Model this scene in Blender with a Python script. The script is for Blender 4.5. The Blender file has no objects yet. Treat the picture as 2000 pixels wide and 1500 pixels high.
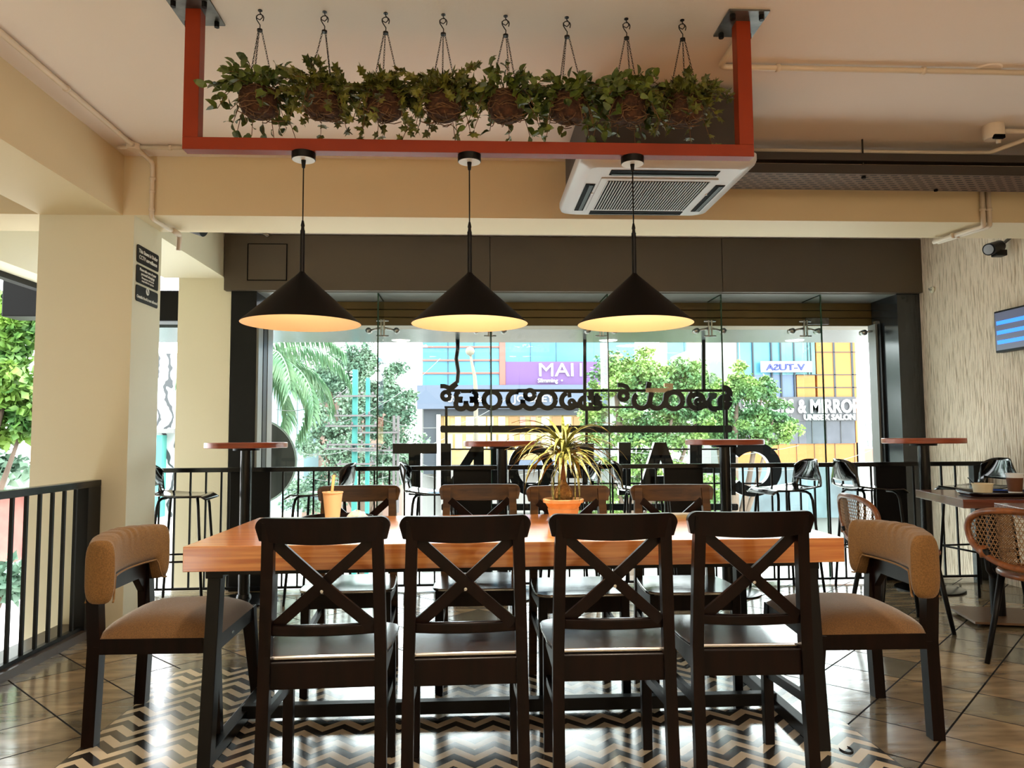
import bpy, math, random
from mathutils import Vector, Matrix
SC = bpy.context.scene
COL = SC.collection
PI = math.pi

# ------------------------------------------------------------------ camera
FPX, EYE = 1450.0, 1.13
_a = math.atan(75 / FPX); _p = math.atan(100 / FPX); _t = math.radians(-0.36)
FWD = Vector((math.sin(_a) * math.cos(_p), math.cos(_a) * math.cos(_p), math.sin(_p)))
_r = Vector((math.cos(_a), -math.sin(_a), 0)); _u = _r.cross(FWD)
RGT = _r * math.cos(_t) + _u * math.sin(_t); UPV = -_r * math.sin(_t) + _u * math.cos(_t)
cd = bpy.data.cameras.new('camera'); cam = bpy.data.objects.new('camera', cd); COL.objects.link(cam)
cd.sensor_width = 36; cd.lens = FPX / 2000 * 36; cd.clip_end = 500
m = Matrix((RGT, UPV, -FWD)).transposed().to_4x4(); m.translation = (0, 0, EYE)
cam.matrix_world = m
SC.camera = cam
ORI = Vector((0, 0, EYE))
def at(x, y, Y):
    d = FWD * FPX + RGT * (x - 1000) + UPV * (750 - y)
    return ORI + d * (Y / d.y)
def atz(x, y, z):
    d = FWD * FPX + RGT * (x - 1000) + UPV * (750 - y)
    return ORI + d * ((z - EYE) / d.z)

# ------------------------------------------------------------------ colour management, sky, lamps of the room, added up-lights
SC.view_settings.view_transform = 'Standard'; SC.view_settings.look = 'None'
SC.view_settings.exposure = 0.0; SC.view_settings.gamma = 1.0; SC.view_settings.use_curve_mapping = False
SC.cycles.use_denoising = True
SC.cycles.max_bounces = 8; SC.cycles.diffuse_bounces = 4; SC.cycles.glossy_bounces = 4
SC.cycles.transparent_max_bounces = 24; SC.cycles.transmission_bounces = 4
SC.cycles.caustics_reflective = False; SC.cycles.caustics_refractive = False
SC.cycles.sample_clamp_indirect = 6.0
W = bpy.data.worlds.new('overcast_sky'); SC.world = W; W.use_nodes = True
W.node_tree.nodes['Background'].inputs[0].default_value = (0.93, 0.98, 1.0, 1)
W.node_tree.nodes['Background'].inputs[1].default_value = 9.0
def lamp(name, kind, loc, power, col, size=0.2, rot=(0, 0, 0), **kw):
    l = bpy.data.lights.new(name, kind); l.energy = power; l.color = col
    if kind == 'AREA': l.shape = 'DISK'; l.size = size
    else: l.shadow_soft_size = size
    for k, v in kw.items(): setattr(l, k, v)
    o = bpy.data.objects.new(name, l); COL.objects.link(o); o.location = loc; o.rotation_euler = rot
    return o
WARM = (1.0, 0.88, 0.73)
for i, (x, y) in enumerate([(-1.0, -0.6), (1.0, -0.6), (3.0, -0.6), (-1.0, -2.4), (1.0, -2.4), (3.0, -2.4)]):
    lamp('cafe_ceiling_light', 'AREA', (x, y, 2.84), 24, WARM, 0.5)
for x in (-0.8, 1.0, 2.8):
    lamp('fill_up_light', 'AREA', (x, -1.5, 2.25), 42, WARM, 0.6, (PI, 0, 0))  # added unseen fill, no cove is known here; brightens ceiling and beam front

# ------------------------------------------------------------------ materials
def lin(c):
    c = c / 255.0
    return c / 12.92 if c <= 0.04045 else ((c + 0.055) / 1.055) ** 2.4
def rgb(r, g, b): return (lin(r), lin(g), lin(b), 1.0)
def newmat(name):
    mt = bpy.data.materials.new(name); mt.use_nodes = True
    return mt, mt.node_tree.nodes, mt.node_tree.links, mt.node_tree.nodes['Principled BSDF']
def pm(name, c, rough=0.5, metal=0.0, noise=None, bump=None, coat=0.0, spec=None, emit=None, stretch=(1, 1, 1), ior=None):
    mt, N, L, B = newmat(name)
    B.inputs['Base Color'].default_value = rgb(*c); B.inputs['Roughness'].default_value = rough
    B.inputs['Metallic'].default_value = metal; B.inputs['Coat Weight'].default_value = coat
    B.inputs['Coat Roughness'].default_value = 0.1
    if spec is not None: B.inputs['Specular IOR Level'].default_value = spec
    if ior: B.inputs['IOR'].default_value = ior
    if emit:
        B.inputs['Emission Color'].default_value = rgb(*emit[0]); B.inputs['Emission Strength'].default_value = emit[1]
    if noise or bump:
        tc = N.new('ShaderNodeTexCoord'); mp = N.new('ShaderNodeMapping'); L.new(tc.outputs['Object'], mp.inputs[0])
        mp.inputs['Scale'].default_value = stretch
    if noise:
        sc, c2 = noise
        nt = N.new('ShaderNodeTexNoise'); nt.inputs['Scale'].default_value = sc; nt.inputs['Detail'].default_value = 5
        rp = N.new('ShaderNodeValToRGB'); rp.color_ramp.elements[0].position = 0.34; rp.color_ramp.elements[1].position = 0.66
        rp.color_ramp.elements[0].color = rgb(*c); rp.color_ramp.elements[1].color = rgb(*c2)
        L.new(mp.outputs[0], nt.inputs[0]); L.new(nt.outputs[0], rp.inputs[0]); L.new(rp.outputs[0], B.inputs['Base Color'])
    if bump:
        sc, st = bump
        nb = N.new('ShaderNodeTexNoise'); nb.inputs['Scale'].default_value = sc; nb.inputs['Detail'].default_value = 4
        bp = N.new('ShaderNodeBump'); bp.inputs['Strength'].default_value = st; bp.inputs['Distance'].default_value = 0.01
        L.new(mp.outputs[0], nb.inputs[0]); L.new(nb.outputs[0], bp.inputs['Height']); L.new(bp.outputs[0], B.inputs['Normal'])
    return mt
def wood(name, c1, c2, rough=0.35, s=(1.2, 26, 26), coat=0.0, scale=2.2, cior=1.5, spec=0.5, cr=0.12):
    mt, N, L, B = newmat(name)
    tc = N.new('ShaderNodeTexCoord'); mp = N.new('ShaderNodeMapping'); mp.inputs['Scale'].default_value = s
    nt = N.new('ShaderNodeTexNoise'); nt.inputs['Scale'].default_value = scale; nt.inputs['Detail'].default_value = 6
    nt.inputs['Distortion'].default_value = 0.6
    rp = N.new('ShaderNodeValToRGB'); rp.color_ramp.elements[0].position = 0.36; rp.color_ramp.elements[1].position = 0.62
    rp.color_ramp.elements[0].color = rgb(*c1); rp.color_ramp.elements[1].color = rgb(*c2)
    L.new(tc.outputs['Object'], mp.inputs[0]); L.new(mp.outputs[0], nt.inputs[0]); L.new(nt.outputs[0], rp.inputs[0])
    L.new(rp.outputs[0], B.inputs['Base Color'])
    B.inputs['Roughness'].default_value = rough; B.inputs['Coat Weight'].default_value = coat; B.inputs['Coat Roughness'].default_value = cr; B.inputs['Specular IOR Level'].default_value = spec; B.inputs['Coat IOR'].default_value = cior
    return mt
def glassmat(name, tint, refl=1.0, rough=0.0, ior=1.45):
    mt, N, L, B = newmat(name); N.remove(B)
    out = [n for n in N if n.type == 'OUTPUT_MATERIAL'][0]
    tr = N.new('ShaderNodeBsdfTransparent'); tr.inputs[0].default_value = tint
    gl = N.new('ShaderNodeBsdfGlossy'); gl.inputs['Roughness'].default_value = rough
    gl.inputs[0].default_value = (refl, refl, refl, 1)
    fr = N.new('ShaderNodeFresnel'); fr.inputs[0].default_value = ior
    mx = N.new('ShaderNodeMixShader'); ge = N.new('ShaderNodeNewGeometry'); sb = N.new('ShaderNodeMath'); sb.operation = 'SUBTRACT'; sb.inputs[0].default_value = 1.0; L.new(ge.outputs['Backfacing'], sb.inputs[1])
    mu = N.new('ShaderNodeMath'); mu.operation = 'MULTIPLY'; L.new(fr.outputs[0], mu.inputs[0]); L.new(sb.outputs[0], mu.inputs[1])
    L.new(mu.outputs[0], mx.inputs[0]); L.new(tr.outputs[0], mx.inputs[1]); L.new(gl.outputs[0], mx.inputs[2])
    L.new(mx.outputs[0], out.inputs[0])
    return mt

M = {}
M['ceiling'] = pm('ceiling_paint', (238, 226, 218), 0.8, bump=(90, 0.06))
M['cream'] = pm('cream_wall_paint', (226, 220, 196), 0.6, bump=(70, 0.05))
M['creamlit'] = pm('warm_lit_cream_paint', (224, 206, 170), 0.6, bump=(70, 0.05))  # the cream paint again, with warm lamp light tinted into its colour
M['fascia'] = pm('dark_fascia_paint', (74, 64, 52), 0.5, noise=(1.2, (82, 70, 54)))
M['soffit'] = pm('fascia_underside', (120, 122, 118), 0.35)
M['black'] = pm('black_powder_coat', (8, 8, 9), 0.4, spec=0.2)
M['blackgloss'] = pm('glossy_black_frame', (12, 13, 14), 0.2, spec=0.35)
M['blackplastic'] = pm('glossy_black_plastic', (14, 13, 12), 0.12, coat=0.6)
M['darkwood'] = wood('dark_stained_wood', (9, 4, 3), (20, 8, 5), 0.32, s=(14, 14, 1.2), spec=0.12)
M['darkwoodx'] = wood('dark_stained_seat', (20, 12, 9), (36, 22, 16), 0.22, s=(1.2, 18, 18), coat=1.0, cior=3.8, cr=0.16)
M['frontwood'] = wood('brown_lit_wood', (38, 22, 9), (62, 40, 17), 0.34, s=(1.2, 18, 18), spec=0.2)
M['table'] = wood('orange_wood_laminate', (172, 96, 40), (208, 138, 72), 0.3, s=(1.0, 30, 30), coat=1.0, cior=1.8, cr=0.13, spec=0.2)
M['tableedge'] = M['table']
M['redwood'] = wood('red_brown_wood_edge', (140, 62, 34), (170, 82, 46), 0.3, s=(3, 3, 30))
M['redsteel'] = pm('rust_red_paint', (134, 44, 14), 0.4, noise=(3, (144, 50, 18)), spec=0.25)
M['jamb'] = pm('black_gloss_sky_tint', (34, 38, 42), 0.14, spec=0.7)  # slate tone puts the sky's reflection into the black column's colour
M['plate'] = pm('galvanised_plate', (120, 120, 118), 0.35, 0.6, noise=(14, (80, 80, 80)))
M['steel'] = pm('brushed_steel', (170, 170, 168), 0.25, 0.9)
M['white'] = pm('white_plastic', (232, 234, 236), 0.35)
M['acgrey'] = pm('white_plastic_panel', (196, 198, 204), 0.3)
M['acbody'] = pm('dark_metal_casing', (52, 44, 38), 0.6)
M['void'] = pm('dark_slot', (5, 5, 6), 0.7, spec=0.08)
M['conduit'] = pm('painted_pvc_conduit', (222, 206, 186), 0.45)
M['tray'] = pm('galvanised_tray', (120, 100, 84), 0.45, 0.5)
M['fabric'] = pm('brown_velvet', (128, 92, 46), 0.9, noise=(220, (102, 72, 34)), bump=(300, 0.25))
M['fabricseat'] = pm('brown_seat_fabric', (118, 84, 44), 0.9, noise=(260, (90, 62, 32)), bump=(320, 0.3))
for k_ in ('fabric', 'fabricseat'):
    b_ = M[k_].node_tree.nodes['Principled BSDF']; b_.inputs['Sheen Weight'].default_value = 0.6 if k_ == 'fabricseat' else 0.2; b_.inputs['Sheen Roughness'].default_value = 0.35
M['terra'] = pm('terracotta', (200, 158, 108), 0.7, noise=(30, (212, 172, 124)))
M['soil'] = pm('soil', (60, 42, 28), 0.95, bump=(120, 1.0))
M['bulb'] = pm('plant_caudex_bark', (150, 112, 52), 0.8, noise=(60, (96, 66, 30)), bump=(90, 0.9))
M['stem'] = pm('plant_stem', (110, 78, 42), 0.7)
M['dracaena'] = wood('striped_leaf', (62, 74, 26), (150, 148, 78), 0.4, s=(60, 60, 60), scale=1.0)
M['leafdark'] = pm('dark_green_leaf', (40, 62, 24), 0.4, noise=(14, (104, 118, 40)))
M['leafivy'] = pm('ivy_leaf', (50, 64, 24), 0.42, noise=(15, (120, 120, 44)))
M['twig'] = pm('twig', (84, 58, 36), 0.85, noise=(60, (130, 94, 58)))
M['basket'] = pm('woven_vine_basket', (54, 30, 18), 0.9, noise=(60, (88, 54, 32)), bump=(80, 1.0))
M['chain'] = pm('dark_chain', (30, 26, 22), 0.4, 0.5)
M['shade'] = pm('black_lamp_shade', (5, 5, 5), 0.55, spec=0.15)
M['shadein'] = pm('cream_shade_lining', (246, 232, 206), 0.7)
M['bulbglow'] = pm('lamp_bulb', (255, 240, 210), 0.4, emit=((255, 205, 140), 6.0))
M['paper'] = pm('kraft_paper_cup', (218, 186, 142), 0.7)
M['papercream'] = pm('cream_paper_cup', (226, 212, 176), 0.7)
M['brownsleeve'] = pm('brown_cup_sleeve', (96, 54, 26), 0.7)
M['napkin'] = pm('napkin', (238, 226, 206), 0.9)
M['clearfilm'] = glassmat('clear_film', (0.93, 0.95, 0.94, 1), 1.0, 0.08)
M['rattan'] = pm('rattan_cane', (150, 88, 40), 0.45, noise=(26, (104, 56, 24)), coat=0.3)
M['cane'] = pm('woven_cane', (150, 110, 66), 0.6)
M['canedark'] = pm('woven_cane_band', (96, 66, 38), 0.7, noise=(90, (130, 96, 56)))
M['glass'] = glassmat('window_glass', (0.95, 0.985, 0.97, 1), 0.6)
M['finglass'] = glassmat('glass_fin', (0.93, 0.98, 0.965, 1), 0.5, 0.0, 1.12)
M['glassedge'] = pm('green_glass_edge', (22, 62, 46), 0.1)
M['shutter'] = pm('bronze_shutter_slats', (112, 92, 48), 0.4, 0.2, noise=(1.5, (92, 76, 40)))
M['sign'] = pm('sign_letter_back', (9, 10, 11), 0.6, spec=0.1)
M['signrim'] = pm('sign_letter_white_rim', (240, 242, 242), 0.5)
M['signtan'] = pm('sign_letter_tan', (200, 160, 116), 0.6)
M['text'] = pm('white_lettering', (244, 246, 246), 0.5)
M['stickertext'] = pm('sticker_white_lettering', (235, 235, 230), 0.5)
M['sticker'] = pm('black_sticker', (12, 11, 12), 0.4)
M['wall_skirt'] = pm('dark_skirting_stone', (66, 52, 42), 0.3)

def wallmat():
    mt, N, L, B = newmat('combed_plaster')
    tc = N.new('ShaderNodeTexCoord'); mp = N.new('ShaderNodeMapping'); L.new(tc.outputs['Object'], mp.inputs[0])
    mp.inputs['Rotation'].default_value = (math.radians(-22), 0, 0); mp.inputs['Scale'].default_value = (1, 30, 3)
    nt = N.new('ShaderNodeTexNoise'); nt.inputs['Scale'].default_value = 2.0; nt.inputs['Detail'].default_value = 6
    L.new(mp.outputs[0], nt.inputs[0])
    rp = N.new('ShaderNodeValToRGB'); rp.color_ramp.elements[0].position = 0.3; rp.color_ramp.elements[1].position = 0.5
    rp.color_ramp.elements[0].color = rgb(168, 146, 118); rp.color_ramp.elements[1].color = rgb(230, 212, 190)
    L.new(nt.outputs[0], rp.inputs[0]); L.new(rp.outputs[0], B.inputs['Base Color'])
    bp = N.new('ShaderNodeBump'); bp.inputs['Strength'].default_value = 0.9; bp.inputs['Distance'].default_value = 0.03
    L.new(nt.outputs[0], bp.inputs['Height']); L.new(bp.outputs[0], B.inputs['Normal']); B.inputs['Roughness'].default_value = 0.75
    return mt
M['plaster'] = wallmat()

def floormat():
    mt, N, L, B = newmat('slate_tile_floor')
    def mth(op, a, b=None, c=None):
        n = N.new('ShaderNodeMath'); n.operation = op
        for i, v in enumerate((a, b, c)):
            if v is None: continue
            if isinstance(v, (int, float)): n.inputs[i].default_value = v
            else: L.new(v, n.inputs[i])
        return n.outputs[0]
    def mix(f, a, b):
        n = N.new('ShaderNodeMix'); n.data_type = 'RGBA'
        for s, v in ((n.inputs['Factor'], f), (n.inputs['A'], a), (n.inputs['B'], b)):
            if isinstance(v, (int, float, tuple)): s.default_value = v
            else: L.new(v, s)
        return n.outputs['Result']
    tc = N.new('ShaderNodeTexCoord'); sp = N.new('ShaderNodeSeparateXYZ'); L.new(tc.outputs['Object'], sp.inputs[0])
    X, Y = sp.outputs[0], sp.outputs[1]
    r2 = 0.70711
    u = mth('SUBTRACT', mth('MULTIPLY', mth('ADD', X, Y), r2), 0.145)
    v = mth('SUBTRACT', mth('MULTIPLY', mth('SUBTRACT', Y, X), r2), 0.1105)
    cb = N.new('ShaderNodeCombineXYZ'); L.new(u, cb.inputs[0]); L.new(v, cb.inputs[1])
    br = N.new('ShaderNodeTexBrick'); L.new(cb.outputs[0], br.inputs['Vector'])
    br.offset = 0.0; br.squash = 1.0
    for k, val in (('Scale', 1.0), ('Mortar Size', 0.0042), ('Mortar Smooth', 0.1), ('Bias', 0.0), ('Brick Width', 0.305), ('Row Height', 0.305)):
        br.inputs[k].default_value = val
    br.inputs['Color1'].default_value = rgb(112, 109, 94); br.inputs['Color2'].default_value = rgb(166, 144, 114)
    br.inputs['Mortar'].default_value = rgb(20, 16, 12)
    mp = N.new('ShaderNodeMapping'); mp.inputs['Rotation'].default_value = (0, 0, math.radians(-20)); mp.inputs['Scale'].default_value = (3.0, 13, 1)
    L.new(tc.outputs['Object'], mp.inputs[0])
    nz = N.new('ShaderNodeTexNoise'); nz.inputs['Scale'].default_value = 1.3; nz.inputs['Detail'].default_value = 7; L.new(mp.outputs[0], nz.inputs[0])
    rp = N.new('ShaderNodeValToRGB'); L.new(nz.outputs[0], rp.inputs[0])
    rp.color_ramp.elements[0].position = 0.32; rp.color_ramp.elements[0].color = (0.62, 0.62, 0.60, 1)
    rp.color_ramp.elements[1].position = 0.68; rp.color_ramp.elements[1].color = (1.2, 1.16, 1.08, 1)
    mu = N.new('ShaderNodeMix'); mu.data_type = 'RGBA'; mu.blend_type = 'MULTIPLY'; mu.inputs['Factor'].default_value = 1.0
    L.new(br.outputs['Color'], mu.inputs['A']); L.new(rp.outputs[0], mu.inputs['B'])
    tile = mu.outputs['Result']
    # chevron inlay: period 0.146 m across, strips 0.052 m deep
    fr = mth('FRACT', mth('ADD', mth('DIVIDE', X, 0.146), 0.0))
    tri = mth('MULTIPLY', mth('ABSOLUTE', mth('SUBTRACT', fr, 0.5)), -2.0)
    s = mth('FRACT', mth('DIVIDE', mth('SUBTRACT', Y, mth('MULTIPLY', mth('ADD', tri, 1.0), 0.074)), 0.1005))
    blk = mth('LESS_THAN', s, 0.5)
    big = N.new('ShaderNodeTexNoise'); big.inputs['Scale'].default_value = 9; big.inputs['Detail'].default_value = 4; L.new(tc.outputs['Object'], big.inputs[0])
    cream = mix(big.outputs[0], rgb(226, 206, 172), rgb(240, 226, 200)); dark = mix(big.outputs[0], rgb(34, 31, 29), rgb(52, 48, 45))
    chev = mix(blk, cream, dark)
    inx = mth('MULTIPLY', mth('GREATER_THAN', X, -1.44), mth('LESS_THAN', X, 1.45))
    ins = mth('MULTIPLY', inx, mth('LESS_THAN', Y, 3.80))
    bx = mth('LESS_THAN', mth('MINIMUM', mth('MINIMUM', mth('ABSOLUTE', mth('ADD', X, 1.44)), mth('ABSOLUTE', mth('SUBTRACT', X, 1.45))), mth('ABSOLUTE', mth('SUBTRACT', Y, 3.80))), 0.002)
    seam = mth('MULTIPLY', bx, mth('LESS_THAN', Y, 3.803))
    base = mix(ins, tile, chev)
    L.new(mix(seam, base, rgb(24, 20, 16)), B.inputs['Base Color'])
    B.inputs['Roughness'].default_value = 0.16
    B.inputs['IOR'].default_value = 3.0
    grout = mth('MULTIPLY', br.outputs['Fac'], mth('SUBTRACT', 1.0, ins))
    ro = mth('ADD', mth('ADD', 0.10, mth('MULTIPLY', nz.outputs[0], 0.12)), mth('MULTIPLY', grout, 0.6)); L.new(ro, B.inputs['Roughness'])
    L.new(mth('SUBTRACT', 0.5, mth('MULTIPLY', grout, 0.48)), B.inputs['Specular IOR Level'])
    bp = N.new('ShaderNodeBump'); bp.inputs['Strength'].default_value = 0.12; bp.inputs['Distance'].default_value = 0.006
    hh = mth('SUBTRACT', mth('MULTIPLY', nz.outputs[0], mth('SUBTRACT', 1.0, ins)), mth('MULTIPLY', br.outputs['Fac'], mth('SUBTRACT', 1.0, ins)))
    L.new(hh, bp.inputs['Height']); L.new(bp.outputs[0], B.inputs['Normal'])
    return mt
M['floor'] = floormat()

# ------------------------------------------------------------------ mesh helpers
class MB:
    def __init__(s): s.v = []; s.f = []
    def add(s, vs, fs, mat=None):
        o = len(s.v)
        for p in vs:
            p = Vector(p)
            if mat is not None: p = mat @ p
            s.v.append(tuple(p))
        s.f += [tuple(i + o for i in f) for f in fs]
        return s
    def box(s, x0, x1, y0, y1, z0, z1, mat=None):
        vs = [(x, y, z) for z in (z0, z1) for y in (y0, y1) for x in (x0, x1)]
        return s.add(vs, [(0, 2, 3, 1), (4, 5, 7, 6), (0, 1, 5, 4), (2, 6, 7, 3), (0, 4, 6, 2), (1, 3, 7, 5)], mat)
    def bar(s, p, q, w, h, up=(0, 0, 1), w2=None, h2=None):
        p, q = Vector(p), Vector(q); d = (q - p).normalized(); up = Vector(up)
        if abs(d.dot(up)) > 0.98: up = Vector((0, 1, 0))
        x = d.cross(up).normalized(); y = x.cross(d)
        w2 = w if w2 is None else w2; h2 = h if h2 is None else h2
        vs = [c + x * (sx * a / 2) + y * (sy * b / 2) for c, a, b in ((p, w, h), (q, w2, h2)) for sx, sy in ((-1, -1), (1, -1), (1, 1), (-1, 1))]
        return s.add(vs, [(0, 1, 2, 3), (7, 6, 5, 4), (0, 4, 5, 1), (1, 5, 6, 2), (2, 6, 7, 3), (3, 7, 4, 0)])
    def tube(s, path, r, n=8, closed=False):
        P = [Vector(p) for p in path]; k = len(P); rs = r if isinstance(r, (list, tuple)) else [r] * k
        rings = []; ref = None
        for i in range(k):
            if closed: d = P[(i + 1) % k] - P[i - 1]
            else: d = P[min(i + 1, k - 1)] - P[max(i - 1, 0)]
            d = d.normalized()
            if ref is None:
                ref = d.orthogonal().normalized()
            ref = (ref - d * ref.dot(d))
            ref = ref.normalized() if ref.length > 1e-6 else d.orthogonal().normalized()
            b = d.cross(ref)
            rings.append([P[i] + (ref * math.cos(2 * PI * j / n) + b * math.sin(2 * PI * j / n)) * rs[i] for j in range(n)])
        vs = [p for g in rings for p in g]; fs = []
        for i in range(k if closed else k - 1):
            a, b2 = i * n, ((i + 1) % k) * n
            for j in range(n): fs.append((a + j, a + (j + 1) % n, b2 + (j + 1) % n, b2 + j))
        if not closed: fs += [tuple(range(n))[::-1], tuple(range((k - 1) * n, k * n))]
        return s.add(vs, fs)
    def ribbon(s, path, w, t, nrm):
        """flat strip of width w and thickness t; nrm = normal of the strip's plane"""
        P = [Vector(p) for p in path]; k = len(P); nrm = Vector(nrm).normalized(); vs = []; fs = []
        for i in range(k):
            d = (P[min(i + 1, k - 1)] - P[max(i - 1, 0)]).normalized(); x = d.cross(nrm).normalized()
            for a, b in ((-1, -1), (1, -1), (1, 1), (-1, 1)): vs.append(P[i] + x * (a * w / 2) + nrm * (b * t / 2))
        for i in range(k - 1):
            for j in range(4): fs.append((i * 4 + j, i * 4 + (j + 1) % 4, i * 4 + 4 + (j + 1) % 4, i * 4 + 4 + j))
        fs += [(3, 2, 1, 0), (k * 4 - 4, k * 4 - 3, k * 4 - 2, k * 4 - 1)]
        return s.add(vs, fs)
    def lathe(s, prof, n=32, c=(0, 0, 0), mat=None, caps=True):
        c = Vector(c); vs = []; fs = []; k = len(prof)
        for r, z in prof:
            for j in range(n): vs.append((c.x + r * math.cos(2 * PI * j / n), c.y + r * math.sin(2 * PI * j / n), c.z + z))
        for i in range(k - 1):
            for j in range(n): fs.append((i * n + j, i * n + (j + 1) % n, (i + 1) * n + (j + 1) % n, (i + 1) * n + j))
        if caps and prof[0][0] > 1e-6: fs.append(tuple(range(n))[::-1])
        if caps and prof[-1][0] > 1e-6: fs.append(tuple(range((k - 1) * n, k * n)))
        return s.add(vs, fs, mat)
    def prism(s, poly, f, a, b):
        """poly (u,v) extruded from depth a to b; f(u,v,w) -> point"""
        n = len(poly); vs = [f(u, v, a) for u, v in poly] + [f(u, v, b) for u, v in poly]
        fs = [tuple(range(n))[::-1], tuple(range(n, 2 * n))] + [(i, (i + 1) % n, n + (i + 1) % n, n + i) for i in range(n)]
        return s.add(vs, fs)
    def grid(s, nu, nv, fn, skip=None, cu=False):
        vs = [fn(i / (nu if cu else nu), j / nv) for j in range(nv + 1) for i in range(nu + (0 if cu else 1))]; fs = []
        w = nu if cu else nu + 1
        for j in range(nv):
            for i in range(nu):
                if skip and skip((i + .5) / nu, (j + .5) / nv): continue
                fs.append((j * w + i, j * w + (i + 1) % w, (j + 1) * w + (i + 1) % w, (j + 1) * w + i))
        return s.add(vs, fs)
    def build(s, name, mat, parent=None, smooth=False, bevel=0.0, solid=0.0, sub=0, auto=None):
        me = bpy.data.meshes.new(name); me.from_pydata(s.v, [], s.f); me.update()
        o = bpy.data.objects.new(name, me); COL.objects.link(o)
        me.materials.append(mat if not isinstance(mat, str) else M[mat])
        if parent: o.parent = parent
        if smooth: me.polygons.foreach_set('use_smooth', [True] * len(me.polygons))
        if auto:
            me.polygons.foreach_set('use_smooth', [True] * len(me.polygons)); me.set_sharp_from_angle(angle=math.radians(auto))
        if solid:
            d = o.modifiers.new('solid', 'SOLIDIFY'); d.thickness = solid; d.offset = 0
        if bevel:
            d = o.modifiers.new('bevel', 'BEVEL'); d.width = bevel; d.segments = 2; d.limit_method = 'ANGLE'
        if sub:
            d = o.modifiers.new('sub', 'SUBSURF'); d.levels = sub; d.render_levels = sub
        return o
def fixn(o):
    import bmesh
    b = bmesh.new(); b.from_mesh(o.data); bmesh.ops.recalc_face_normals(b, faces=b.faces); b.to_mesh(o.data); b.free(); return o
def tag(o, label, cat, group=None, kind=None):
    o['label'] = label
    if cat: o['category'] = cat
    if group: o['group'] = group
    if kind: o['kind'] = kind
    return o
def struct(o, label=None):
    o['kind'] = 'structure'
    if label: o['label'] = label
    return o
def thing(name, label, cat, loc=(0, 0, 0), rz=0.0, group=None):
    o = bpy.data.objects.new(name, None); COL.objects.link(o); o.empty_display_size = 0.1
    o.location = loc; o.rotation_euler = (0, 0, rz)
    return tag(o, label, cat, group)
def copy_tree(o, parent=None):
    c = o.copy(); COL.objects.link(c)
    if parent is not None: c.parent = parent
    for ch in list(o.children): copy_tree(ch, c)
    return c
def place(proto, first, loc, rz, label):
    o = proto if first else copy_tree(proto)
    o.location = loc; o.rotation_euler = (0, 0, rz); o['label'] = label
    return o
def arc(c, r, a0, a1, n, f):
    return [f(c[0] + r * math.cos(math.radians(a0 + (a1 - a0) * i / n)), c[1] + r * math.sin(math.radians(a0 + (a1 - a0) * i / n))) for i in range(n + 1)]
def text(mb, s, size, mat, depth=0.004, bold=0.0, align='LEFT', sx=1.0):
    cu = bpy.data.curves.new('t', 'FONT'); cu.body = s; cu.size = size; cu.extrude = depth / 2; cu.offset = bold; cu.align_x = align
    cu.resolution_u = 3
    o = bpy.data.objects.new('t', cu); COL.objects.link(o)
    dg = bpy.context.evaluated_depsgraph_get(); dg.update()
    me = bpy.data.meshes.new_from_object(o.evaluated_get(dg))
    mb.add([(v.co.x * sx, v.co.y, v.co.z) for v in me.vertices], [tuple(p.vertices) for p in me.polygons], mat)
    bpy.data.objects.remove(o); bpy.data.curves.remove(cu); bpy.data.meshes.remove(me)
    return mb
def rrect(x0, x1, y0, y1, r, n=5):
    out = []
    for cx, cy, a in ((x1 - r, y1 - r, 0), (x0 + r, y1 - r, 90), (x0 + r, y0 + r, 180), (x1 - r, y0 + r, 270)):
        for i in range(n + 1):
            t = math.radians(a + 90 * i / n); out.append((cx + r * math.cos(t), cy + r * math.sin(t)))
    return out
FACING = Matrix(((1, 0, 0, 0), (0, 0, -1, 0), (0, 1, 0, 0), (0, 0, 0, 1)))   # text plane XY -> wall plane XZ, readable from -Y
def txtat(p, extra=None): 
    t = Matrix.Translation(p) @ FACING
    return t if extra is None else t @ extra

# ================================================================== SETTING
struct(MB().box(-2.40, 3.97, -3.5, 5.66, -0.25, 0).build('floor', 'floor'), 'dark diagonal tile floor with a chevron inlay under the long table')
struct(MB().box(-4.2, 4.2, -3.7, 6.8, 2.85, 3.05).build('ceiling', 'ceiling'), 'plain pale ceiling')
struct(MB().box(3.97, 4.2, -3.7, 6.95, -4.0, 2.85).build('wall_right', 'plaster'), 'combed cream plaster wall on the right')
struct(MB().box(-4.2, 4.2, -3.7, -3.5, -0.25, 2.85).build('wall_back', 'cream'))
struct(MB().box(-3.6, -3.4, -3.5, 5.2, -4.0, 2.85).build('wall_left', 'cream'))
struct(MB().box(-3.56, -3.30, 5.2, 6.45, 2.37, 2.85).build('beam', 'cream'), 'cream lintel beam above the far left window')
struct(MB().box(-2.62, -2.06, 4.55, 4.95, -0.25, 2.482).build('pillar', 'cream'), 'near cream pillar that carries the black stickers')
struct(MB().box(-2.50, -2.06, 6.37, 6.80, -4.0, 2.85).build('pillar', 'cream'), 'far cream pillar beside the black window column')
struct(MB().box(-3.8, 3.97, 4.55, 4.93, 2.482, 2.85).build('beam', 'creamlit'), 'cream ceiling beam crossing above the long table')
struct(MB().box(-2.62, -2.13, -3.5, 4.55, 2.48, 2.85).build('beam', 'creamlit'), 'cream ceiling beam running along the left side')
struct(MB().box(-2.62, -2.11, 4.95, 6.37, 2.48, 2.85).build('beam', 'cream'), 'cream beam between the near and the far pillar')
struct(MB().box(-2.40, 3.97, 5.66, 5.68, -0.35, 0.0).build('trim_1', 'wall_skirt'), 'dark edge of the floor under the window railing')
struct(MB().box(-2.42, -2.18, 0.6, 4.55, 0.0, 0.045).build('trim_2', 'wall_skirt'), 'dark stone kerb under the left railing')

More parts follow.
